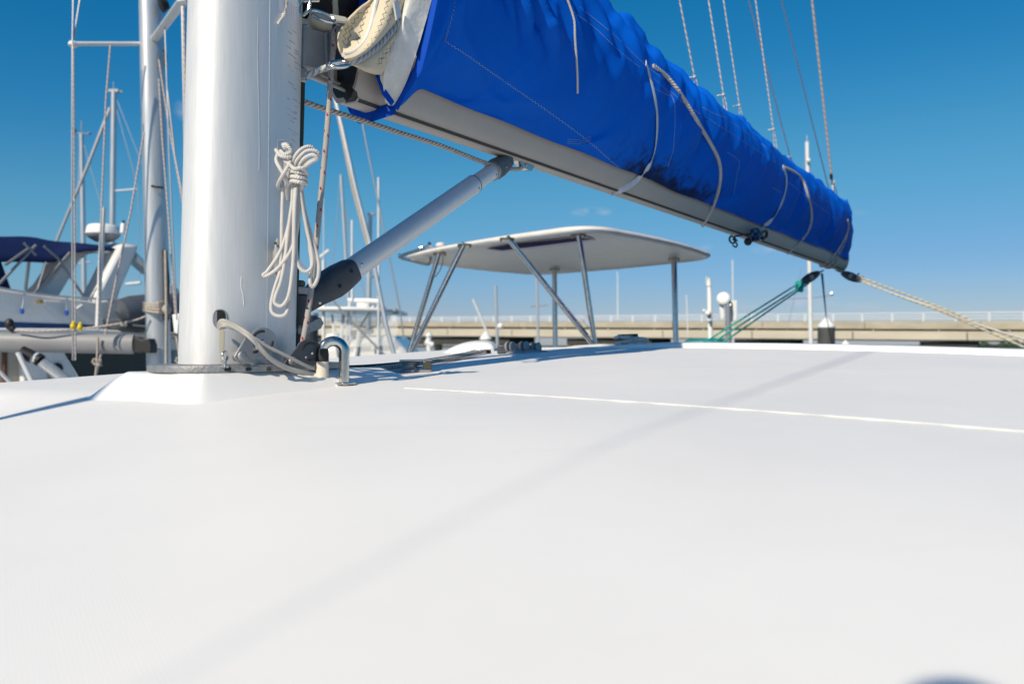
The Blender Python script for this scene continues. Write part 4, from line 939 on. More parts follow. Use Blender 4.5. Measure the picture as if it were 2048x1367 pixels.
mb = MB(); gp = [PZ(858,486,HZ), PZ(859,489,HZ-.05), PZ(853,495,HZ-.065), PZ(806,510,HZ-.07), PZ(799,514,HZ-.07), PZ(799,509,HZ+.0)]
mb.tube(gp, .014, 9, spl=3); mb.tube([PZ(800,515,HZ-.07), PZ(826,522,HZ-.075), PZ(852,528,HZ-.075), PZ(860,526,HZ-.06), PZ(861,519,HZ)], .014, 9, spl=3); obj('grab_rail', mb, M['steel'], top_)
mb = MB(); q = cn[0].lerp(cn[3], .87)+AX*.10+UP*.085; mb.tube([q+V((0,0,-.05)), q, q+V((.12,.0,.01))], .011, 8); obj('roof_rail', mb, M['steel'], top_)
mb = MB(); mb.ball(cn[0].lerp(cn[3], .75)+AX*.12+UP*.085, .045, 10, .6); obj('vent_cap', mb, M['gel_dull'], top_)
mb = MB(); mb.prism([P(1160,632,5.7), P(1176,630,5.7), P(1183,658,5.7), P(1172,650,5.7)], V((0,.03,0))); thing('plastic_bag', mb, M['foil'], 'crumpled clear plastic tucked between the two steel posts', 'bag', bevel=.008)
mb = MB(); mb.tube([PZ(884,504,HZ), P(886,520,6.7), P(880,540,6.6), P(870,554,6.6)], .004, 6, spl=5); obj('wire_loop', mb, M['slot'], top_)

# =================================================================== LINES ABOVE THE BOOM
def up_line(b, t, r, m, label, name='lazy_jack', grp='lazy lines above the sail cover', v0=0, eye=True):
    a = PV(b[0], b[1], v0); c = PV(t[0], t[1], v0); d = (c-a); e = a + d*2.2
    sp = noise.random(); root = empty(name, label, 'rigging line', a, grp)
    mb = MB(); st = a + d*.0
    if eye:
        k = min(.20, d.length*.2); st = a + d.normalized()*k
        lw = MB(); s_ = PT*.008
        lw.tube([a - UP*.03, a + d.normalized()*k*.5 + s_, st, a + d.normalized()*k*.5 - s_], r*.75, 6, closed=True, spl=4); obj('eye_loop', lw, m, root)
        kn = MB(); kn.ball(st, r*2.0, 8); kn.tube([st, st - PT*.01 + V((-.03,0,-.005))], r*.8, 6); obj('knot', kn, m, root)
    mb.tube([st, e], r, 7); obj('line', mb, m, root)
up_line((1396,190), (1359,0), .0046, M['rope_tan'], 'leftmost tan lazy line rising from the cover with a knotted tail')
up_line((1454,234), (1417,0), .0048, M['rope_tan'], 'tan lazy line with a bowline knot just left of the finer knotted one')
up_line((1486,260), (1447,0), .0042, M['rope_tan'], 'fine tan lazy line with a small whipped eye, third from the left')
up_line((1554,312), (1511,0), .0050, M['rope_tan'], 'tan lazy line crossed by a thin pinkish line, ending at a white eye')
up_line((1590,350), (1497,0), .0046, M['rope_lilac'], 'thin pinkish line crossing behind the tan one, knotted near the strap', v0=-.1)
up_line((1666,412), (1563,0), .0050, M['rope_lilac'], 'thin pinkish line alone in the sky left of the topping lift', v0=-.1)
tl = empty('topping_lift', 'thick pale topping lift rising from the aft end of the boom', 'rigging line', PV(1674, 408, 0), 'lazy lines above the sail cover')
mb = MB(); a = PV(1663,352,0); b = PV(1624,0,0); mb.tube([a, b+(b-a)*1.2], .0105, 8); obj('line', mb, M['wire_t'], tl)
mb = MB(); mb.tube([PV(1662,348,0), PV(1663,358,0)], .014, 8); obj('whipping', mb, M['black'], tl)
mb = MB(); mb.ball(PV(1665,364,0), .025, 8); mb.tube([PV(1665,364,0), PV(1666,400,0)], .009, 7); mb.tube([PV(1666,366,0), PV(1672,380,0), PV(1678,408,0)], .004, 6); mb.tube([PV(1664,364,0), PV(1671,398,0)], .006, 6); obj('knotted_tail', mb, M['rope_tan'], tl)
up_line((1188,10), (1186,-30), .006, M['rope_tan'], 'short bit of tan line meeting the cover ridge at the top edge', eye=False)

# mainsheet and preventer tackles
EB = BM(6.62, 0, -.02)
def tackle(name, label, body, fr, bd, to, td, m, blockc, label2):
    root = empty(name, label2, 'pulley block', P(body[0][0], body[0][1], bd), 'tackle blocks at the boom end')
    a = P(body[0][0], body[0][1], bd); b = P(body[1][0], body[1][1], bd-.1); d = (b-a); pr = d.cross(V((0,1,0))).normalized()
    mb = MB(); n = 9; rings = []
    for i in range(n):
        t = i/(n-1); w = .042*math.sin(math.pi*(.12+.80*t))**.7
        rings.append([a + d*t + pr*(w*math.cos(q)) + V((0,1,0))*(.022*math.sin(q)) for q in [2*math.pi*k/12 for k in range(12)]])
    mb.loft(rings); obj('block_shell', mb, M['darkplate'], root)
    mb = MB(); mb.lathe([(.024,-.026),(.024,.026)], a+d*.45, V((0,1,0)), 14); obj('block_sheave', mb, M['plastic_l'], root)
    mb = MB(); mb.tube(torus_pts(a - d.normalized()*.03, d.normalized(), V((0,1,0)), .035, .02, 12), .006, 6, closed=True); obj('shackle', mb, M['steel'], root)
    return root, a, b
r1, a1, b1 = tackle('tackle_block', '', ((1638,545),(1600,566)), None, 7.5, None, None, None, None, 'dark block under the boom end carrying three sea green lines')
for k, ((x0, y0), (x1, y1), lab) in enumerate((((1606,561),(1393,694),'upper sea green sheet line running down left from the boom end'), ((1612,566),(1411,694),'middle sea green sheet line between two others'), ((1618,566),(1432,694),'lowest sea green sheet line, nearest the white dish'))):
    mb = MB(); mb.tube([P(x0, y0, 7.4), P(x1, y1, 6.4)], .0075, 7); thing('sheet_line', mb, M['rope_green'], lab, 'rope', 'sea green mainsheet lines')
mb = MB(); q = P(1599, 570, 7.35); random.seed(2)
for k in range(4): mb.tube([q + V((random.uniform(-.035,.035), random.uniform(-.02,.02), random.uniform(-.06,.04))) for _ in range(4)], .009, 6, closed=True, spl=3)
thing('rope_hank', mb, M['rope_green'], 'small dark green hank of line knotted below the left tackle block', 'rope')
r2, a2, b2 = tackle('tackle_block', '', ((1684,545),(1722,562)), None, 7.55, None, None, None, None, 'grey block with a cam cleat carrying the gold flecked lines')
mb = MB(); mb.box(P(1716,556,7.45), (.10,.03,.03)); mb.tube([P(1712,556,7.44), P(1718,546,7.44)], .008, 6); obj('cam_cleat', mb, M['plastic'], r2)
for k, (pts, m, lab) in enumerate(((((1722,555),(1790,580),(1880,614),(1960,648),(2100,706)), 'rope_gold', 'upper gold flecked line sloping down right from the boom end block'), (((1724,560),(1788,588),(1880,622),(1950,652),(2100,716)), 'rope_gold', 'lower gold flecked line running close under its upper twin'), (((1726,564),(1800,592),(1880,618),(1946,645),(2100,694)), 'rope_blue', 'pale blue flecked line twined between the two gold ones'))):
    mb = MB(); mb.tube([P(x, y, 7.4-1.2*(x-1722)/378) for x, y in pts], .0085, 7, spl=4); thing('preventer_line', mb, M[m], lab, 'rope', 'gold preventer lines')

# =================================================================== NEIGHBOURING SAIL YACHT (left)
NB = empty('neighbour_yacht', 'white sailing yacht moored to the left with a bare boom', 'sailing yacht', P(180, 900, 8.6))
NB.location.z = WATER; ROOT[NB.name] = NB.location.copy()
mb = MB(); h0 = P(300, 900, 8.3); hx = (AX*.92 + PT*.3).normalized(); hy = V((hx.y, -hx.x, 0))
rings = []
for t in (-5.2, -4, -2, 0, 2, 4, 5.4):
    w = 1.55*(1-abs(t/6.2)**2.4)+.05; c = V((h0.x, h0.y, 0)) + hx*t - hy*.2
    rings.append([c + hy*(w*a) + UP*b for a, b in ((-1,-1.55),(-.95,-2.4),(-.6,-3.0),(.6,-3.0),(.95,-2.4),(1,-1.55),(.9,-1.5),(-.9,-1.5))])
mb.loft(rings); obj('hull', mb, M['yacht_white'], NB)
mb = MB(); c = V((h0.x, h0.y, -1.25)); mb.box(c, (4.2, 1.9, .55), hx, hy, UP); obj('cabin', mb, M['yacht_white'], NB, bevel=.12, seg=3)
MD = 8.3
nm_ = empty('bare_mast', 'grey bare mast with spreaders standing left of the big mast', 'mast', P(316, 850, MD))
a, b = P(285, -30, MD), P(301, 850, MD)
def far_mast(root, pb, pt, d, w, m, name='mast_section', ell=1.35, dl=0):
    a, b = P(*pb, d), P(*pt, d+dl); mb = MB()
    mb.tube([a, b], w/2, 20, flat=(ell, 1), up=V((-.35,1,0))); return obj(name, mb, m, root)
mb = MB(); mb.tube([P(319, 800, MD), P(301, -40, MD), P(297, -420, MD)], .095, 28, flat=(1.25, 1), up=(AX*.8+PT*.3)); nmB = bvh_of(mb); obj('mast_section', mb, M['alu_far'], nm_)
mb = MB(); mb.tube([P(287, 250, MD-.05), P(293, 560, MD-.05), P(301, 700, MD-.05)], .018, 8); obj('sail_track', mb, M['slot'], nm_)
mb = MB(); mb.tube([P(288, 88, MD), P(148, 88, MD-.6)], .034, 12, flat=(.6,1), up=UP); mb.ball(P(146, 89, MD-.6), .045, 10, .8); obj('spreader', mb, M['alu_white'], nm_)
mb = MB(); mb.tube([P(308, 80, MD), P(366, 2, MD-2.0)], .042, 12, flat=(.6,1), up=UP); mb.ball(P(366, 3, MD-2.0), .042, 10, .8); obj('spreader', mb, M['alu_white'], nm_)
mb = MB(); mb.lathe([(.02,-.03),(.05,-.02),(.075,.05),(.05,.06)], P(331, 9, MD-.1), V((-.5,-.3,-.3)), 14); obj('deck_light', mb, M['black'], nm_)
mb = MB(); mb.tube([P(303,372,MD-.14), P(314,374,MD-.16), P(327,375,MD-.12)], .012, 6); mb.prism([P(326,98,MD-.1),P(331,110,MD-.1),P(330,135,MD-.1),P(326,130,MD-.1)], V((0,.04,0))); obj('mast_fitting', mb, M['slot'], nm_)
mb = MB(); mb.tube([P(330,500,MD-.03),P(335,560,MD-.03),P(334,640,MD-.03)], .045, 8, flat=(.4,1)); obj('sail_slide_pack', mb, M['black'], nm_)
nb_b = empty('bare_boom', 'pale grey boom with black end fitting, swung out left of the bare mast', 'boom', P(130, 690, MD-.3))
mb = MB(); mb.tube([P(-160, 681, MD-.55), P(268, 688, MD-.25)], .098, 24, flat=(1, .7), up=UP); obj('boom_section', mb, M['farboom'], nb_b)
mb = MB(); mb.prism([P(268,672,MD-.31), P(284,680,MD-.31), P(298,676,MD-.31), P(303,690,MD-.31), P(302,706,MD-.31), P(285,704,MD-.31), P(268,706,MD-.31)], V((0,.14,0))); obj('gooseneck', mb, M['black'], nb_b, bevel=.01)
vg = empty('grey_strut', 'grey telescopic strut sloping under the bare boom with black collars', 'strut', P(160, 790, MD-.4))
mb = MB(); mb.tube([P(82, 722, MD-.55), P(185, 800, MD-.35)], .052, 16); obj('strut_tube', mb, M['alu_far'], vg)
mb = MB(); mb.tube([P(42, 703, MD-.6), P(66, 714, MD-.58)], .062, 12); mb.tube([P(74, 716, MD-.56), P(81, 721, MD-.56)], .062, 12); obj('strut_collar', mb, M['black'], vg)
mb = MB(); mb.tube([P(66, 713, MD-.575), P(75, 718, MD-.565)], .056, 12); obj('strut_joint', mb, M['alu_white'], vg)
mb = MB(); mb.tube([P(36,704,MD-.7), P(82,800,MD-.6)], .024, 8); thing('white_rod', mb, M['alu_white'], 'thin white rod slanting down from the bare boom, left of the grey strut', 'rod')
mb = MB(); mb.tube([P(-5,738,MD-.8), P(60,806,MD-.6)], .018, 7); thing('white_rod', mb, M['alu_white'], 'slimmer white rod at the lower left edge in front of the beige cabin', 'rod')
# rope lashed round the bare mast
lash = empty('mast_lashing', 'grey rope wound round the bare mast with its tail led along the boom', 'rope', P(318, 630, MD))
for k in range(5):
    mb = MB(); y = 606+4.2*k; mb.tube([P(x, y + 2*math.sin(a*2+k), MD + .2*math.sin(a)) for x, a in [(312+24*math.cos(2*math.pi*j/14), 2*math.pi*j/14) for j in range(14)]], .014, 7, closed=True); obj('lashing_turn', mb, M['rope_laid'], lash)
mb = MB(); mb.tube([P(292,632,MD-.15), P(270,640,MD-.2), P(220,650,MD-.3), P(150,658,MD-.4), P(80,662,MD-.5), P(30,660,MD-.5)], .010, 7, spl=4); obj('rope_tail', mb, M['wire_t'], lash)
mb = MB(); mb.ball(P(334, 618, MD-.2), .05, 10); obj('rope_knot', mb, M['rope_laid'], lash)
mb = MB(); mb.ball(P(19, 648, MD-.45), .045, 10, 1.3); mb.ball(P(24, 657, MD-.45), .035, 8); thing('cord_ball', mb, M['black'], 'black knotted cord bundle on the bare boom at the left edge', 'cord')
for k, (x, y) in enumerate(((146,652),(160,654))):
    mb = MB(); mb.ball(P(x, y, MD-.75), .026, 10, 1.2); mb.ball(P(x+1, y-7, MD-.75), .018, 8); mb.tube([P(x, y, MD-.75), P(x+2, y+8, MD-.75)], .012, 6); thing('yellow_toggle', mb, M['yellow'], ('yellow toggle with a round head on the left of two shroud feet', 'smaller yellow toggle on the right of two shroud feet')[k], 'toggle', 'yellow toggles on the shrouds')
# shrouds, stays and halyards of the neighbour
def wire(pts, r, m, label, d, cat='shroud', grp='wires and lines of the neighbouring yacht', name='shroud_wire', spl=0):
    mb = MB(); mb.tube([P(x, y, d if not isinstance(d, tuple) else d[0]+(d[1]-d[0])*k/(len(pts)-1)) for k, (x, y) in enumerate(pts)], r, 6, spl=spl); return thing(name, mb, M[m], label, cat, grp)
wire([(147,-20),(145,88),(144,400),(146,720)], 0.0086, 'wire', 'left of two close parallel shrouds falling from the spreader tip', 7.6)
wire([(163,-20),(147,80)], 0.0086, 'wire', 'short slanting stay above the spreader tip', 7.62)
wire([(147,92),(149,400),(151,720)], 0.0079, 'wire_t', 'pinkish shroud falling just right of its parallel twin', 7.58)
wire([(221,90),(212,200),(203,420),(196,660)], 0.0094, 'wire_t', 'pale lower shroud from the middle of the spreader to a knot', 7.8)
wire([(207,415),(195,655)], .030, 'alu_white', 'thick white tubular stay cover standing behind the boom', 9.2, 'stay cover', name='stay_tube')
wire([(288,265),(262,420),(232,560),(208,680),(190,760)], .010, 'wire_t', 'thin line slanting from the bare mast down left past the arch leg', 8.0, 'line')
wire([(318,120),(336,240),(356,350),(372,440)], 0.0101, 'wire_t', 'upper halyard leaving the bare mast and slanting right', 8.1, 'halyard', name='halyard')
wire([(318,158),(325,280),(336,420),(346,560),(352,640)], 0.0101, 'wire_t', 'lower halyard hanging from the bare mast to a white block', 8.1, 'halyard', name='halyard')
wire([(330,55),(338,300),(346,480),(354,640)], 0.0072, 'wire', 'lilac stay falling from the short spreader, left of the big mast', 7.4)
wire([(335,180),(350,310),(372,420)], .009, 'wire', 'fine stay crossing the upper halyard beside the big mast', 7.4)
wire([(364,10),(368,240),(371,480),(369,660)], 0.0079, 'wire', 'stay falling from the spreader tip close along the big mast', 6.3)
wire([(367,10),(372,240),(376,480)], .010, 'wire_t', 'pinkish stay tight against the big mast edge', 6.3)
wire([(331,500),(333,620),(332,745)], .016, 'rope_laid', 'dark laid rope running down the back of the bare mast', 8.05, 'rope', name='mast_rope')
for k, (x, y, d) in enumerate(((194, 724, 7.9), (361, 722, 7.4))):
    mb = MB(); q = P(x, y, d)
    for j in range(4): mb.tube([q + V((.035*math.cos(a+j), .02*math.sin(a*2), .035*math.sin(a+j*.7))) for a in [2*math.pi*i/8 for i in range(8)]], .012, 6, closed=True)
    mb.tube([q, P(x-5, y+50, d)], .012, 6); mb.tube([q, P(x+(2 if k == 0 else -8), y-50, d)], .012, 6)
    thing('knotted_rope', mb, M['rope_laid'], ('knotted pale rope hanging below the bare boom', 'knotted rope hanging under the white block beside the big mast')[k], 'rope')
mb = MB(); mb.prism([P(344,629,7.5), P(360,626,7.5), P(358,640,7.5), P(355,668,7.5), P(348,664,7.5)], V((0,.06,0))); thing('white_block', mb, M['whiteplastic'], 'white plastic block on the halyards between the two masts', 'block', bevel=.006)

# =================================================================== MOTOR YACHT behind (left)
YV = -9.0
my = empty('motor_yacht', 'white flybridge motor yacht with a navy bimini and swept radar arch', 'motor yacht', V((PV(150, 720, YV).x, PV(150, 720, YV).y, WATER)))
def panel(pts, off, th, m, nm, parent=my, bev=.02):
    mb = MB(); mb.prism([PV(x, y, YV+off) for x, y in pts], -PT*th); return obj(nm, mb, M[m], parent, bevel=bev)
panel([(-60,570),(0,578),(90,591),(170,600),(190,604),(215,600),(240,616),(252,655),(240,660),(0,657),(-60,654)], 0, 3.0, 'yacht_white', 'flybridge_side')
panel([(-60,640),(0,643),(120,647),(192,650),(200,655),(100,656),(-60,655)], .012, .02, 'navystripe', 'blue_stripe', bev=0)
panel([(-60,655),(190,657),(290,664),(420,668),(420,676),(-60,668)], .25, 3.6, 'yacht_white', 'side_deck_ledge')
panel([(-60,668),(420,676),(420,700),(-60,700)], -.02, 3.0, 'yacht_white', 'cabin_top')
panel([(-60,690),(8,690),(8,830),(-60,830)], -.05, 2.6, 'beige', 'cabin_side'); panel([(14,700),(50,700),(52,830),(14,830)], -.05, 2.6, 'beige', 'cabin_side')
panel([(6,700),(13,700),(15,830),(8,830)], -.02, .05, 'wood', 'door_post')
panel([(60,755),(68,758),(68,774),(60,773)], .08, .05, 'black', 'vent_opening')
pil = panel([(45,700),(128,700),(168,776),(150,830),(46,830)], .05, .6, 'yacht_white', 'cabin_pillar')
panel([(92,740),(98,738),(106,772),(98,772)], .052, .01, 'beige', 'side_recess', bev=0)
mb = MB(); mb.lathe([(.07,0),(.07,.03),(.05,.05)], PV(113, 736, YV+.05), PT, 16); obj('horn_cover', mb, M['black'], my)
panel([(128,698),(345,698),(345,780),(175,776)], -.15, .05, 'glass', 'tinted_window', bev=0)
panel([(336,700),(338,760),(420,760),(420,700)], -.10, .05, 'glasslt', 'side_window', bev=0)
panel([(346,690),(353,690),(353,760),(346,760)], -.08, .05, 'greyplate', 'window_post', bev=0)
panel([(-60,776),(172,772),(330,768),(420,770),(420,1000),(-60,1000)], .4, 3.6, 'yacht_white', 'hull_side')
# faint script on the pillar foot
mb = MB()
for st in ([(96,781),(90,778),(88,784),(93,788),(101,784)], [(104,783),(108,780),(104,786),(110,785),(111,780)], [(113,784),(118,779),(116,786),(123,780),(124,786)], [(127,785),(130,780),(136,786),(132,786)], [(146,779),(140,780),(139,786),(146,787),(158,784)]):
    q = catmull([PV(x, y, YV+.41) for x, y in st], 4); mb.tube(q, .008, 5)
panel([(84,770),(170,768),(172,792),(84,794)], .395, .01, 'yacht_white', 'name_board', bev=0)
obj('script_lettering', mb, M['script'], my)
# arch: two swept legs and top
ar = panel([(68,592),(98,566),(122,530),(140,508),(152,497),(168,493),(195,494),(232,486),(243,487),(212,503),(178,508),(160,520),(140,556),(118,592)], -.5, .45, 'yacht_white', 'radar_arch', bev=.05)
panel([(184,605),(203,568),(222,530),(245,486),(279,489),(277,500),(262,536),(246,572),(233,610)], -.05, .4, 'yacht_white', 'radar_arch', bev=.05)
mb = MB(); mb.tube([PV(262,512,YV-.2), PV(292,540,YV-1.5)], .09, 8); obj('arch_brace', mb, M['alu_far'], my)
# bimini
bm_ = empty('navy_bimini', 'sagging navy canvas bimini stretched on tubes above the flybridge', 'bimini', PV(120, 520, YV-1))
mb = MB(); rows = []
for j in range(13):
    t = j/12; row = []
    for k, (x, yt, yb) in enumerate(((-90,446,520),(-40,449,520),(0,452,520),(40,455,521),(75,459,523),(110,464,526),(140,470,505),(170,474,499),(200,480,499),(228,484,497),(246,487,498))):
        q = t*2-1; vv = YV-.15-2.3*t
        p = PV(x, yt if abs(q) < .99 else yt, YV-.15); 
        hgt = (PV(x, yt, YV-.15).z - PV(x, yb, YV-.15).z)
        prof_ = smst(0, .16, t)*(1-smst(.84, 1, t))
        base = PV(x, yb, YV-.15) - PT*(2.3*t)
        row.append(base + UP*(hgt*prof_*(.92+.08*math.sin(k*1.7))*.95 + .03*noise.noise(V((k*.8, t*6, 0)))))
    rows.append(row)
mb.loft(rows, False); o_ = obj('bimini_canvas', mb, M['navy'], bm_, sub=1); o_.modifiers.new('t', 'SOLIDIFY').thickness = .02
for k, (a, b) in enumerate((((72,490),(0,566)), ((88,492),(118,518)), ((48,486),(72,510)), ((60,495),(10,530)), ((92,524),(72,590)), ((140,505),(65,590)), ((118,520),(170,596)))):
    mb = MB(); mb.tube([PV(*a, YV-.1), PV(*b, YV-.1)], .018, 7); obj('bimini_tube', mb, M['tubegrey'], bm_)
mb = MB(); mb.prism([PV(-10,520,YV-.3), PV(2,522,YV-.3), PV(22,578,YV-.3), PV(4,576,YV-.3)], -PT*.1); obj('side_flap', mb, M['navy'], bm_)
# rail and fittings
ra = empty('flybridge_rail', 'thin steel handrail along the motor yacht flybridge with blue ended hangers', 'rail', PV(100, 620, YV+.05))
mb = MB(); mb.tube([PV(x, y, YV+.06) for x, y in ((-40,573),(0,576),(60,586),(110,592),(170,596),(258,600))], .015, 7); obj('rail_tube', mb, M['alu_far'], ra)
for (x, y, x2, y2) in ((49,586,44,622), (134,594,133,625), (254,600,253,664)):
    mb = MB(); mb.tube([PV(x, y, YV+.06), PV(x2, y2, YV+.06)], .013, 7); obj('rail_post', mb, M['alu_far'], ra)
    if x < 200:
        mb = MB(); mb.ball(PV(x2, y2, YV+.06), .028, 8, 1.4); obj('rail_foot', mb, M['bluecap'], ra)
for (x, y) in ((80,603),): 
    mb = MB(); mb.ball(PV(x, y, YV+.05), .05, 10, .5); obj('courtesy_light', mb, M['brass'], my)
for a, b in (((88,602),(122,604)), ((153,617),(164,609))):
    mb = MB(); mb.tube([PV(*a, YV+.012), PV(*b, YV+.012)], .022, 6, flat=(.3,1)); obj('bright_trim', mb, M['gel'], my)
mb = MB(); mb.tube([PV(58,523,YV-1), PV(51,580,YV-1)], .022, 7); thing('white_whip', mb, M['alu_white'], 'short white antenna standing under the navy bimini', 'antenna')
# radar dome on the arch
rd = empty('radar_dome', 'white round radar dome on a stalk above the navy bimini', 'radar', PV(206, 480, YV-.4))
q = PV(206, 480, YV-.4); k = (PV(236, 465, YV-.4)-PV(176, 465, YV-.4)).length/60
mb = MB(); mb.lathe([(14*k, -3*k), (26*k, 4*k), (29.5*k, 8*k), (31*k, 11*k)], q, UP, 32); obj('dome_base', mb, M['plastic_l'], rd)
mb = MB(); mb.lathe([(31*k, 11.1*k), (30.8*k, 15*k), (29*k, 24*k), (26*k, 28.5*k), (20*k, 30*k), (8*k, 30.6*k), (0, 30.7*k)], q, UP, 36); obj('dome_cover', mb, M['whiteplastic'], rd, sharp=60)
mb = MB(); a = q + V((-22*k, -21*k, 18*k))
mb.tube([q + V((28.6*k*math.sin(t), -28.6*k*math.cos(t), (19+ .8*math.sin(t*40))*k)) for t in [-.95+.30*i/10 for i in range(11)]], .8*k, 5); obj('faded_logo', mb, M['plastic_l'], rd)
mb = MB(); mb.lathe([(8*k, -12*k), (7*k, -2*k), (14*k, -2.5*k)], q, UP, 16); obj('dome_stalk', mb, M['alu_white'], rd)
for x, y, r in ((205,503,.11),):
    mb = MB(); c = PV(x, y, YV-.3); mb.lathe([(.02,-.06),(.02,-.02),(r*.8,-.02),(r,.0),(r*.8,.03)], c, UP, 18); thing('small_antenna_dome', mb, M['whiteplastic'], 'small flat white antenna disc below the radar dome', 'antenna')
mb = MB(); mb.tube([PV(218,505,YV-.4), PV(219,530,YV-.4)], .03, 8); mb.ball(PV(214, 520, YV-.4), .055, 10); mb.ball(PV(219, 506, YV-.4), .06, 10); thing('horn_cluster', mb, M['whiteplastic'], 'white horn and light cluster inside the arch beside its right leg', 'horn')
wp = empty('antenna_mount', 'white antenna base with a black tip beside the radar dome', 'antenna', PV(246, 466, YV-.1))
mb = MB(); mb.tube([PV(245,466,YV-.1), PV(247,447,YV-.1)], .035, 10); obj('white_base', mb, M['whiteplastic'], wp)
mb = MB(); mb.tube([PV(247,447,YV-.1), PV(247,441,YV-.1)], .018, 8); obj('black_tip', mb, M['black'], wp)
# rolled dinghy and covers beyond the mast
dg = empty('grey_dinghy', 'dark grey inflatable dinghy tube carried on the motor yacht side', 'dinghy', PV(270, 640, YV+.5))
mb = MB(); pts = [PV(x, y, YV+.5) for x, y in ((236,628),(243,622),(260,620),(290,618),(330,616),(390,612))]; mb.tube(pts, [.05,.16,.19,.20,.20,.19], 16, spl=3) if False else mb.tube(pts, [.05,.16,.19,.20,.20,.19], 18); obj('dinghy_tube', mb, M['grey_inf'], dg)
mb = MB(); mb.prism([PV(x, y, YV+.45) for x, y in ((240,636),(300,634),(390,632),(390,664),(262,662),(248,655))], -PT*.5); obj('dinghy_floor', mb, M['grey_inf'], dg, bevel=.03)
mb = MB(); mb.ball(PV(245, 648, YV+.56), .03, 8); mb.ball(PV(250, 649, YV+.56), .03, 8); mb.tube([PV(266,649,YV+.56), PV(292,652,YV+.56)], .016, 6); thing('tan_fittings', mb, M['sail'], 'tan cord ends dangling against the dark grey dinghy', 'cord')
oc = empty('outboard_cowl', 'white outboard engine cowling on a blue grey cover seen between the two masts', 'outboard', PV(352, 600, YV+.3))
mb = MB(); mb.prism([PV(x, y, YV+.3) for x, y in ((338,566),(346,568),(358,578),(363,590),(361,596),(356,592),(340,594))], -PT*.35); obj('engine_cowl', mb, M['yacht_white'], oc, bevel=.06, seg=3)
mb = MB(); mb.prism([PV(x, y, YV+.25) for x, y in ((336,592),(360,592),(366,586),(380,590),(400,640),(400,664),(336,664))], -PT*.5); obj('grey_cover', mb, mat('blue_grey_cover', (.20,.24,.30), .6), oc, bevel=.05)

# =================================================================== BOATS AND MASTS FARTHER OFF
def spar(pb, pt, d, w, label, m='alu_far', grp='bare masts of boats farther off', cat='mast', extra=None, name='far_mast'):
    root = empty(name, label, cat, V((P(*pb, d).x, d, WATER)), grp)
    a = P(*pb, d); b = P(*pt, d); mb = MB(); lo_ = a + (a-b).normalized()*max(0, (a.z-WATER)/max(.2, (b-a).normalized().z))
    mb.tube([lo_, b], [w/2, w/2*.85], 12); obj('mast_section', mb, M[m], root)
    return root, b
r_, b_ = spar((169,620), (163,268), 30, .19, 'slim far mast with a wind vane on top, left of the radar dome')
mb = MB(); mb.tube([b_, b_+UP*.5], .02, 6); mb.tube([b_+V((-.25,0,.05)), b_+V((.3,0,.0))], .02, 6); mb.ball(b_+V((.3,0,.03)), .06, 8); mb.lathe([(.1,0),(.1,.07)], b_+V((-.28,0,.1)), UP, 10); obj('wind_vane', mb, M['greyplate'], r_)
mb = MB(); mb.tube([P(138,530,30), P(182,523,30)], .03, 6); obj('crosstree', mb, M['alu_far'], r_)
r_, b_ = spar((223,600), (228,182), 26, .20, 'thicker far mast with forked head rising behind the radar dome')
mb = MB(); mb.box(b_+V((.0,0,0)), (.32,.12,.09)); mb.tube([b_, b_+V((-.02,0,.3))], .012, 6); mb.tube([b_, b_+V((.28,0,-.03))], .03, 6); obj('mast_head', mb, M['greyplate'], r_)
mb = MB(); mb.tube([P(226,382,26), P(274,378,26)], .03, 6); obj('spreader', mb, M['alu_white'], r_)
mb = MB(); mb.tube([P(252,568,26), P(281,565,26)], .05, 6); obj('lower_spreader', mb, M['alu_white'], r_)
wire([(220,216),(176,330),(118,470),(70,600)], .055, 'wire', 'thick rolled grey forestay slanting left from the forked far mast', 26, 'stay', 'stays of the far masts', 'far_stay')
for (a, b, lab) in (((232,215),(276,375),'pale thin stay slanting right from the forked far mast head'), ((276,378),(278,560),'pale upright stay below the far spreader tip'), ((160,275),(150,560),'faint stay left of the slim far mast'), ((168,290),(205,420),'faint green stay right of the slim far mast'), ((230,190),(285,330),'faint upper stay from the forked far mast to the bare mast')):
    wire([a, b], .012, 'wire', lab, 26, 'stay', 'stays of the far masts', 'far_stay')
r_, b_ = spar((702,680), (682,350), 42, .20, 'tilted pale mast rising through the sport boat tower')
for (a, b, lab) in (((680,360),(655,660),'faint stay left of the tilted pale mast'), ((685,390),(740,640),'dark stay slanting right from the tilted pale mast'), ((690,420),(712,640),'faint pale stay beside the tilted mast')): wire([a, b], .018, 'wire', lab, 42, 'stay', 'stays of the far masts', 'far_stay')
r_, b_ = spar((736,690), (740,428), 44, .30, 'stout pale mast behind the sport boat tower')
mb = MB(); mb.box(b_+V((.05,0,.0)), (.4,.2,.12)); obj('mast_head', mb, M['greyplate'], r_)
mb = MB(); mb.tube([P(733,553,44), P(758,552,44)], .06, 6); obj('spreader', mb, M['alu_white'], r_)
wire([(664,170),(684,255),(712,380),(738,480),(758,580),(772,650),(790,716)], .034, 'alu_far', 'thick grey rolled stay slanting behind the strut to the lower right', 12, 'stay', 'stays of the far masts', 'far_stay')
wire([(670,200),(684,270),(706,380),(735,490)], .024, 'rope_laid', 'dotted chain like line beside the thick grey stay', 12, 'stay', 'stays of the far masts', 'far_stay')
wire([(716,200),(735,300),(770,470),(800,620),(808,680)], .014, 'wire', 'thin dark stay passing just left of the hardtop', 14, 'stay', 'stays of the far masts', 'far_stay')
wire([(560,480),(640,570),(700,640),(770,710)], .018, 'wire', 'thin stay slanting across the lower sport boat tower', 14, 'stay', 'stays of the far masts', 'far_stay')
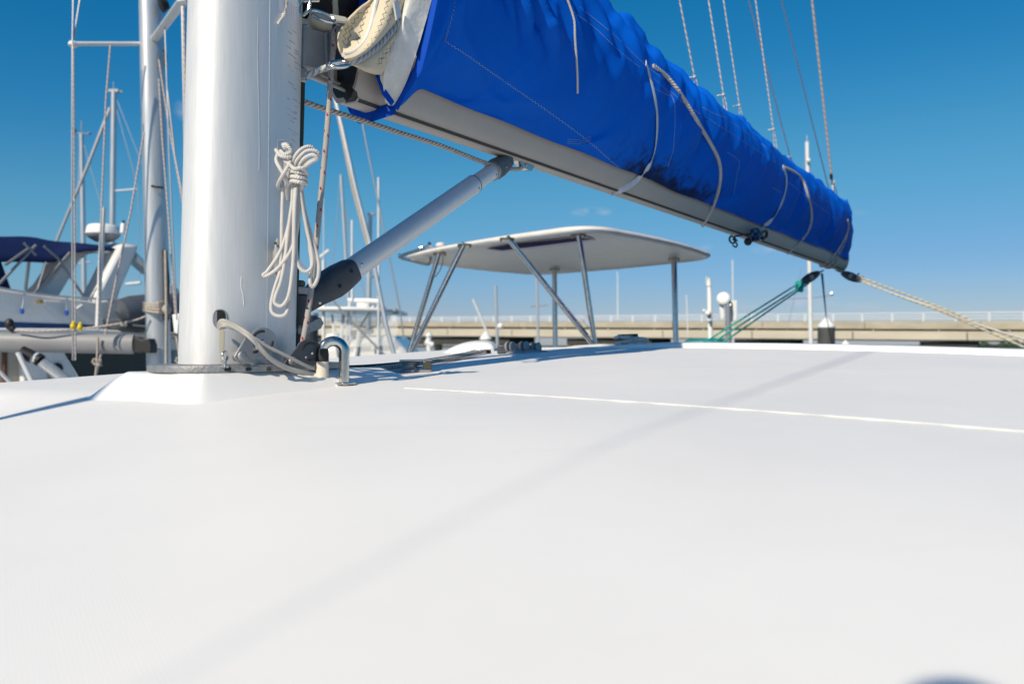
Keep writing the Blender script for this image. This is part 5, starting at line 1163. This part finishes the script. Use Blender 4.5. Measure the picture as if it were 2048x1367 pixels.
wire([(757,355),(757,735)], .028, 'alu_white', 'tall white whip antenna in front of the sport boat', 20, 'antenna', 'white whip antennas', 'whip_antenna')
wire([(647,395),(647,540)], .012, 'alu_white', 'faint white whip behind the strut foot, upper half thin', 22, 'antenna', 'white whip antennas', 'whip_antenna')
wire([(647,520),(647,700)], .05, 'alu_white', 'short thick white whip base behind the strut foot', 22, 'antenna', 'white whip antennas', 'whip_antenna')
wire([(636,517),(658,500)], .05, 'alu_white', 'short white spreader stub in the sky above the strut foot', 24, 'spreader', None, 'spreader_stub')
# sport fishing boat
SD = 22.0
sf = empty('sport_fishing_boat', 'white sport fishing boat with tower and clear side curtains behind the steel hoop', 'fishing boat', V((P(730, 700, SD).x, SD, WATER)))
def sp_(pts, th, m, nm, d=SD, bev=.03): 
    mb = MB(); mb.prism([P(x, y, d) for x, y in pts], V((0, th, 0))); return obj(nm, mb, M[m], sf, bevel=bev)
mb = MB(); mb.prism([P(x, 624, SD) + V((0, yy, 0)) for x, yy in ((632,.2),(645,-.6),(720,-.9),(775,-.6),(797,.3),(795,2.2),(640,2.2))], UP*.11); 
for p in mb.v: p.z += .06*(p.x-P(715,624,SD).x)*-.35
obj('tower_roof', mb, M['yacht_white'], sf, bevel=.04)
mb = MB(); mb.lathe([(.26,0),(.28,.08),(.26,.22),(.2,.27)], P(733, 616, SD+.6), UP, 20); obj('radome', mb, M['whiteplastic'], sf)
for (a, b, r) in (((697,600),(757,602),.06), ((664,628),(674,720),.035), ((687,628),(680,700),.05), ((700,600),(690,700),.03), ((757,600),(757,730),.05), ((720,655),(706,735),.06), ((770,640),(745,700),.03), ((704,440),(704,600),.03), ((750,606),(716,660),.025)):
    mb = MB(); mb.tube([P(*a, SD-.2), P(*b, SD-.3)], r, 8); obj('tower_pipe', mb, M['alu_white'], sf)
sp_([(668,632),(793,630),(796,660),(786,690),(700,694),(664,690)], .02, 'vinyl', 'clear_curtain', SD-.35, 0)
sp_([(640,692),(700,680),(740,672),(782,668),(803,690),(835,730),(850,800),(600,800),(620,700)], 3.0, 'yacht_white', 'superstructure', SD-.2, .15)
sp_([(700,660),(745,656),(745,666),(700,672)], .3, 'grey_inf', 'helm_console', SD+.8); sp_([(650,668),(672,664),(680,690),(646,694)], .5, 'yacht_white', 'helm_seat', SD+.6, .06)
for (x, y) in ((790,622),(768,618)):
    mb = MB(); mb.ball(P(x, y, SD), .08, 8); obj('roof_light', mb, M['greyplate'], sf)
mb = MB(); c = P(740, 700, SD+1); mb.box(V((c.x-.5, c.y+2, -2.1)), (8, 4, 1.6)); obj('hull', mb, M['yacht_white'], sf, bevel=.3, seg=3)
# spotlight and rails seen under the bridge
mb = MB(); mb.tube([P(860,712,16), P(857,690,16), P(858,672,16)], .05, 8); mb.tube([P(850,684,16), P(866,690,16)], .06, 8); mb.ball(P(858,671,16), .07, 8); thing('white_horn_post', mb, M['whiteplastic'], 'small white horn post in front of the dark bridge pier', 'horn')
# single spars and antennas right of the sport boat
wire([(946,598),(985,690)], .035, 'alu_white', 'leaning white whip antenna in front of the bridge', 24, 'antenna', 'white whip antennas', 'whip_antenna')
r_, b_ = spar((995,690), (991,571), 40, .17, 'lone short bare mast with a small white reflector, left of the far steel post')
mb = MB(); mb.ball(P(1001, 652, 39.8), .16, 10); obj('reflector', mb, M['whiteplastic'], r_)
r_, b_ = spar((1077,700), (1073,545), 45, .16, 'far mast standing just left of the far steel post')
mb = MB(); mb.tube([P(1060,612,45), P(1096,609,45)], .04, 6); obj('crosstree', mb, M['alu_far'], r_)
r_, b_ = spar((1622,700), (1614,284), 36, .20, 'tall white mast seen above and below the boom end', 'alu_white')
mb = MB(); mb.tube([P(1562,597,36), P(1620,596,36), P(1664,590,36)], .025, 6); mb.ball(P(1663, 587, 36), .1, 8); obj('spreader', mb, M['alu_far'], r_)
mb = MB(); mb.tube([b_, b_+UP*.3], .012, 6); mb.ball(P(1617,321,35.8), .1, 8); obj('mast_head', mb, M['alu_white'], r_)
for (a, b, lab) in (((1612,290),(1588,520),'faint stay left of the tall white mast'), ((1602,540),(1574,660),'faint stay falling left below the boom end'), ((1617,300),(1628,400),'faint stay close right of the tall white mast')): wire([a, b], .012, 'wire', lab, 36, 'stay', 'stays of the far masts', 'far_stay')
wire([(1373,590),(1374,615),(1376,675)], .02, 'alu_white', 'thin white whip left of the white camera mast', 26, 'antenna', 'white whip antennas', 'whip_antenna')
wire([(1465,520),(1466,600),(1467,690)], .022, 'alu_white', 'thin white whip right behind the round dish', 26, 'antenna', 'white whip antennas', 'whip_antenna')
# comms mast and dish on a boat to the right
CDp = 15.0
wb = empty('work_boat', 'low white boat with a teal canvas top behind the coaming', 'boat', V((P(1410, 700, CDp).x, CDp, WATER)))
mb = MB(); q = P(1410, 682, CDp); rings = [[q + V((x_*k, .3*math.sin(a)*0, z)) for x_, k in ()] for z, a in ()]
mb = MB(); mb.lathe([(.38,-.02),(.37,.015),(.28,.045),(.0,.06)], P(1410, 682, CDp), UP, 28); obj('canvas_top', mb, M['teal'], wb)
mb = MB(); mb.lathe([(.37,-.9),(.385,-.02)], P(1410, 682, CDp), UP, 28); obj('canvas_side', mb, M['yacht_white'], wb)
mb = MB(); c = P(1420, 800, CDp+.6); mb.box(V((c.x, c.y+.5, -2.0)), (5, 2.4, 1.7)); obj('hull', mb, M['yacht_white'], wb, bevel=.25, seg=3)
cmm = empty('camera_mast', 'slim white instrument mast with lamp and camera housings, left of the dish', 'mast', P(1421, 695, CDp))
mb = MB(); mb.tube([P(1421,695,CDp), P(1419,590,CDp), P(1418,568,CDp)], [.045,.045,.035], 12); obj('mast_tube', mb, M['whiteplastic'], cmm)
mb = MB(); mb.lathe([(.05,0),(.045,.05),(.02,.12),(.015,.16)], P(1418,572,CDp), UP, 14); mb.tube([P(1414,570,CDp), P(1413,553,CDp)], .014, 6); obj('anchor_light', mb, M['gel_dull'], cmm)
mb = MB(); mb.ball(P(1416,626,CDp-.05), .055, 12); mb.ball(P(1408,621,CDp-.05), .03, 10); mb.ball(P(1419,638,CDp-.05), .05, 10, 1.3); mb.tube([P(1408,621,CDp-.05), P(1420,628,CDp-.05)], .02, 6); obj('camera_housing', mb, M['whiteplastic'], cmm)
mb = MB(); mb.ball(P(1418,632,CDp-.1), .035, 10); mb.ball(P(1420,644,CDp-.1), .03, 8); obj('dark_lens', mb, M['darkplate'], cmm)
ds = empty('satellite_dish', 'round white dish on a grey pole with a box antenna beside it', 'dish', P(1456, 695, CDp-.5))
c = P(1447, 597, CDp-.5); ax_ = V((-.35,-1,.12)).normalized()
mb = MB(); mb.lathe([(.0,.05),(.06,.05),(.105,.035),(.122,.01),(.122,-.02),(.10,-.035)], c, ax_, 32); obj('dish_face', mb, M['whiteplastic'], ds, sharp=60)
mb = MB(); mb.tube([P(1457,700,CDp-.5), P(1456,610,CDp-.5)], .050, 14); obj('dish_pole', mb, M['greyplate'], ds)
mb = MB(); mb.prism([P(1440,606,CDp-.45), P(1448,606,CDp-.45), P(1449,636,CDp-.45), P(1441,638,CDp-.45)], V((0,.08,0))); mb.prism([P(1463,601,CDp-.4), P(1474,600,CDp-.4), P(1474,640,CDp-.4), P(1464,643,CDp-.4)], V((0,.08,0))); obj('box_antenna', mb, M['whiteplastic'], ds, bevel=.008)
mb = MB(); mb.tube([P(1459,600,CDp-.45), P(1461,612,CDp-.5), P(1460,626,CDp-.5)], .018, 7, spl=3); obj('feed_cable', mb, M['steel_b'], ds)
# piles
def pile(x, ytop, wpx, d, label, cone=1.0):
    root = empty('mooring_pile', label, 'mooring pile', V((P(x, ytop, d).x, d, WATER)), 'dark mooring piles with white caps')
    r = wpx/2/FOC*d; t = P(x, ytop, d); h = r*1.25*cone
    mb = MB(); mb.lathe([(r, WATER-2), (r, t.z-h)], V((t.x, d, 0)), UP, 24); obj('pile_shaft', mb, M['pile'], root)
    if cone: mb = MB(); mb.lathe([(r*1.02, -h-.02), (r*1.02, -h+.02), (r*.55, -h*.5), (0, 0)], t, UP, 28); obj('pile_cap', mb, M['cone'], root)
pile(1652.5, 632, 33, 17, 'dark pile with a white cone cap right of the tall white mast'); pile(971, 662, 25, 24, 'dark pile with a white cone behind the leaning antenna')
pile(1691, 679, 30, 30, 'white pile cone just peeping over the coaming right of the tall pile'); pile(1065, 692, 14, 40, 'tiny white pile cone between the two far steel posts')
pile(612, 628, 48, 13, 'dark uncapped pile beside the mast behind the strut foot', 0.001)
mb = MB(); mb.tube([P(1644,548,7.5), P(1652.5,634,16.98)], .011, 7); thing('teal_line', mb, M['rope_teal'], 'teal line from the boom end down to the white pile cap', 'rope')

# =================================================================== BRIDGE
br = empty('road_bridge', 'long low concrete road bridge with pale railing crossing the water behind the boats', 'bridge', V((30, 95, WATER)))
RA, LA = V((51.2, 80, 0)), V((-1.7, 112, 0))
def bpt(t, off, z):  # t 0 at the right edge of view, 1 at the far post; off towards the camera
    d = (LA-RA); n = V((-d.y, d.x, 0)).normalized()
    if n.y > 0: n = -n
    return RA + d*t + n*off + UP*z
def zz(t, r, l): return r + (l-r)*t
TT = [-1.3 + .1*k for k in range(49)]
def strip(prof, m, nm):
    mb = MB(); mb.loft([[bpt(t, o, zz(t, r, l)) for o, r, l in prof] for t in TT]); return obj(nm, mb, M[m], br)
strip([(0,2.42,3.32),(0,1.60,2.60),(-.4,1.55,2.55),(-9,1.55,2.55),(-9,2.42,3.32)], 'concrete', 'parapet_beam')
strip([(-.9,1.56,2.56),(-.9,1.30,2.33),(-8.5,1.30,2.33),(-8.5,1.56,2.56)], 'concrete_d', 'overhang_shade')  # dark colour paints the shade line under the parapet overhang
strip([(-.25,1.38,2.33),(-.15,1.30,2.28),(-.15,.5,1.28),(-.5,.36,1.19),(-8.5,.36,1.19),(-8.5,1.38,2.33)], 'concrete2', 'girder')
for o, a, b, r in ((-.2,3.33,4.0,.06), (-.2,3.02,3.78,.045), (-.2,2.72,3.55,.045)):
    mb = MB(); mb.tube([bpt(t, o, zz(t, a, b)) for t in TT], r, 6); obj('railing_bar', mb, M['rail'], br)
L_ = (LA-RA).length; n = 0
for k in range(-20, 75):
    t = k*3.0/L_
    if -.2 < t < 3.4:
        mb = MB(); mb.box(bpt(t, -.2, zz(t, 2.88, 3.66)), (.17, .12, .92)); obj('railing_post', mb, M['rail'], br)
for k in range(-2, 12):
    t = k*11.0/L_ + .06
    mb = MB(); mb.box(bpt(t, .005, zz(t, 2.0, 2.96)), (.05, .03, .80), (LA-RA).normalized()); mb.box(bpt(t+.02, -.135, zz(t, .9, 1.8)), (.09, .04, .82), (LA-RA).normalized()); obj('expansion_joint', mb, M['concrete_d'], br)
for k in range(-3, 20):
    t = k*6.3/L_ + .02
    mb = MB(); mb.ball(bpt(t, -.1, zz(t, 1.40, 2.40)), .09, 8); obj('drain_outlet', mb, M['gel_dull'], br)
def pier(px0, px1):
    mb = MB(); ts = []
    for px in (px0, px1):
        s = (px-1024)/FOC; d = LA-RA; t = (s*RA.y - RA.x)/(d.x - s*d.y); ts.append(t)
    t0, t1 = ts; zl = zz((t0+t1)/2, .36, 1.19)
    a, b = min(t0, t1), max(t0, t1)
    mb.prism([bpt(a, -.8, zl-.03), bpt(b, -.8, zl-.03), bpt(b, -.8, zl-.85), bpt(b-.02, -.8, zl-1.15), bpt(a+.02, -.8, zl-1.15), bpt(a, -.8, zl-.85)], (bpt(0, -8, 0)-bpt(0, -.8, 0))); o = obj('pier_cap', mb, M['concrete_d'], br)  # cap coloured near black, painting the shade below the girder
    for f in (.2, .8):
        mb = MB(); c = bpt(a+(b-a)*f, -4, 0); mb.lathe([(.6, WATER-1), (.6, zl-1.0)], V((c.x, c.y, 0)), UP, 16); obj('pier_column', mb, M['concrete'], o)
for a, b in ((806,1013), (1128,1298), (1462,1578), (1838,1956), (2230,2340), (540,700)): pier(a, b)
lp = empty('bridge_lamp_post', 'slim grey lamp post standing on the far bridge right of centre', 'lamp post', P(1236, 634, 104))
mb = MB(); mb.tube([P(1236,640,104), P(1235,540,104)], [.10,.06], 8); obj('post_tube', mb, M['rail'], lp)
mb = MB(); mb.tube([P(1235,542,104), P(1235,540,104)+V((0,-1.5,.3))], .06, 6); obj('lamp_arm', mb, M['rail'], lp)

# =================================================================== WATER, SHORE
mb = MB(); i = mb.add([V((-4000,-500,WATER)), V((4000,-500,WATER)), V((4000,5000,WATER)), V((-4000,5000,WATER))]); mb.face((i, i+1, i+2, i+3))
wm = mat('harbour_water', (.03,.07,.09), .06, spec=.5, bump=.35, bump_s=2.2, stretch=(1,1,1)); struct('water', mb, wm)
mb = MB(); random.seed(4)
for k in range(260):
    x = 740 + 900*k/260 + random.uniform(-8, 8); y = 1250 + random.uniform(-40, 60); r = random.uniform(4, 8)
    mb.lathe([(r*.7, WATER), (r, r*.3+WATER), (r*.8, r*.7+WATER), (r*.3, r*random.uniform(.85, 1.25)+WATER)], V((x, y, 0)), UP, 7)
fw = obj('far_shore_trees', mb, M['tree']); fw['kind'] = 'stuff'; fw['label'] = 'low dark line of trees on the far shore'
mb = MB(); i = mb.add([V((-3000,1200,WATER+.1)), V((3000,1200,WATER+.1)), V((3000,1500,WATER+3)), V((-3000,1500,WATER+3))]); mb.face((i, i+1, i+2, i+3)); struct('far_shore', mb, mat('shore_ground', (.10,.10,.07), .9, noise_s=.02, noise_a=.4))
for o in SC.objects:
    if o.type == 'EMPTY' and o.get('label') == '': del o['label']
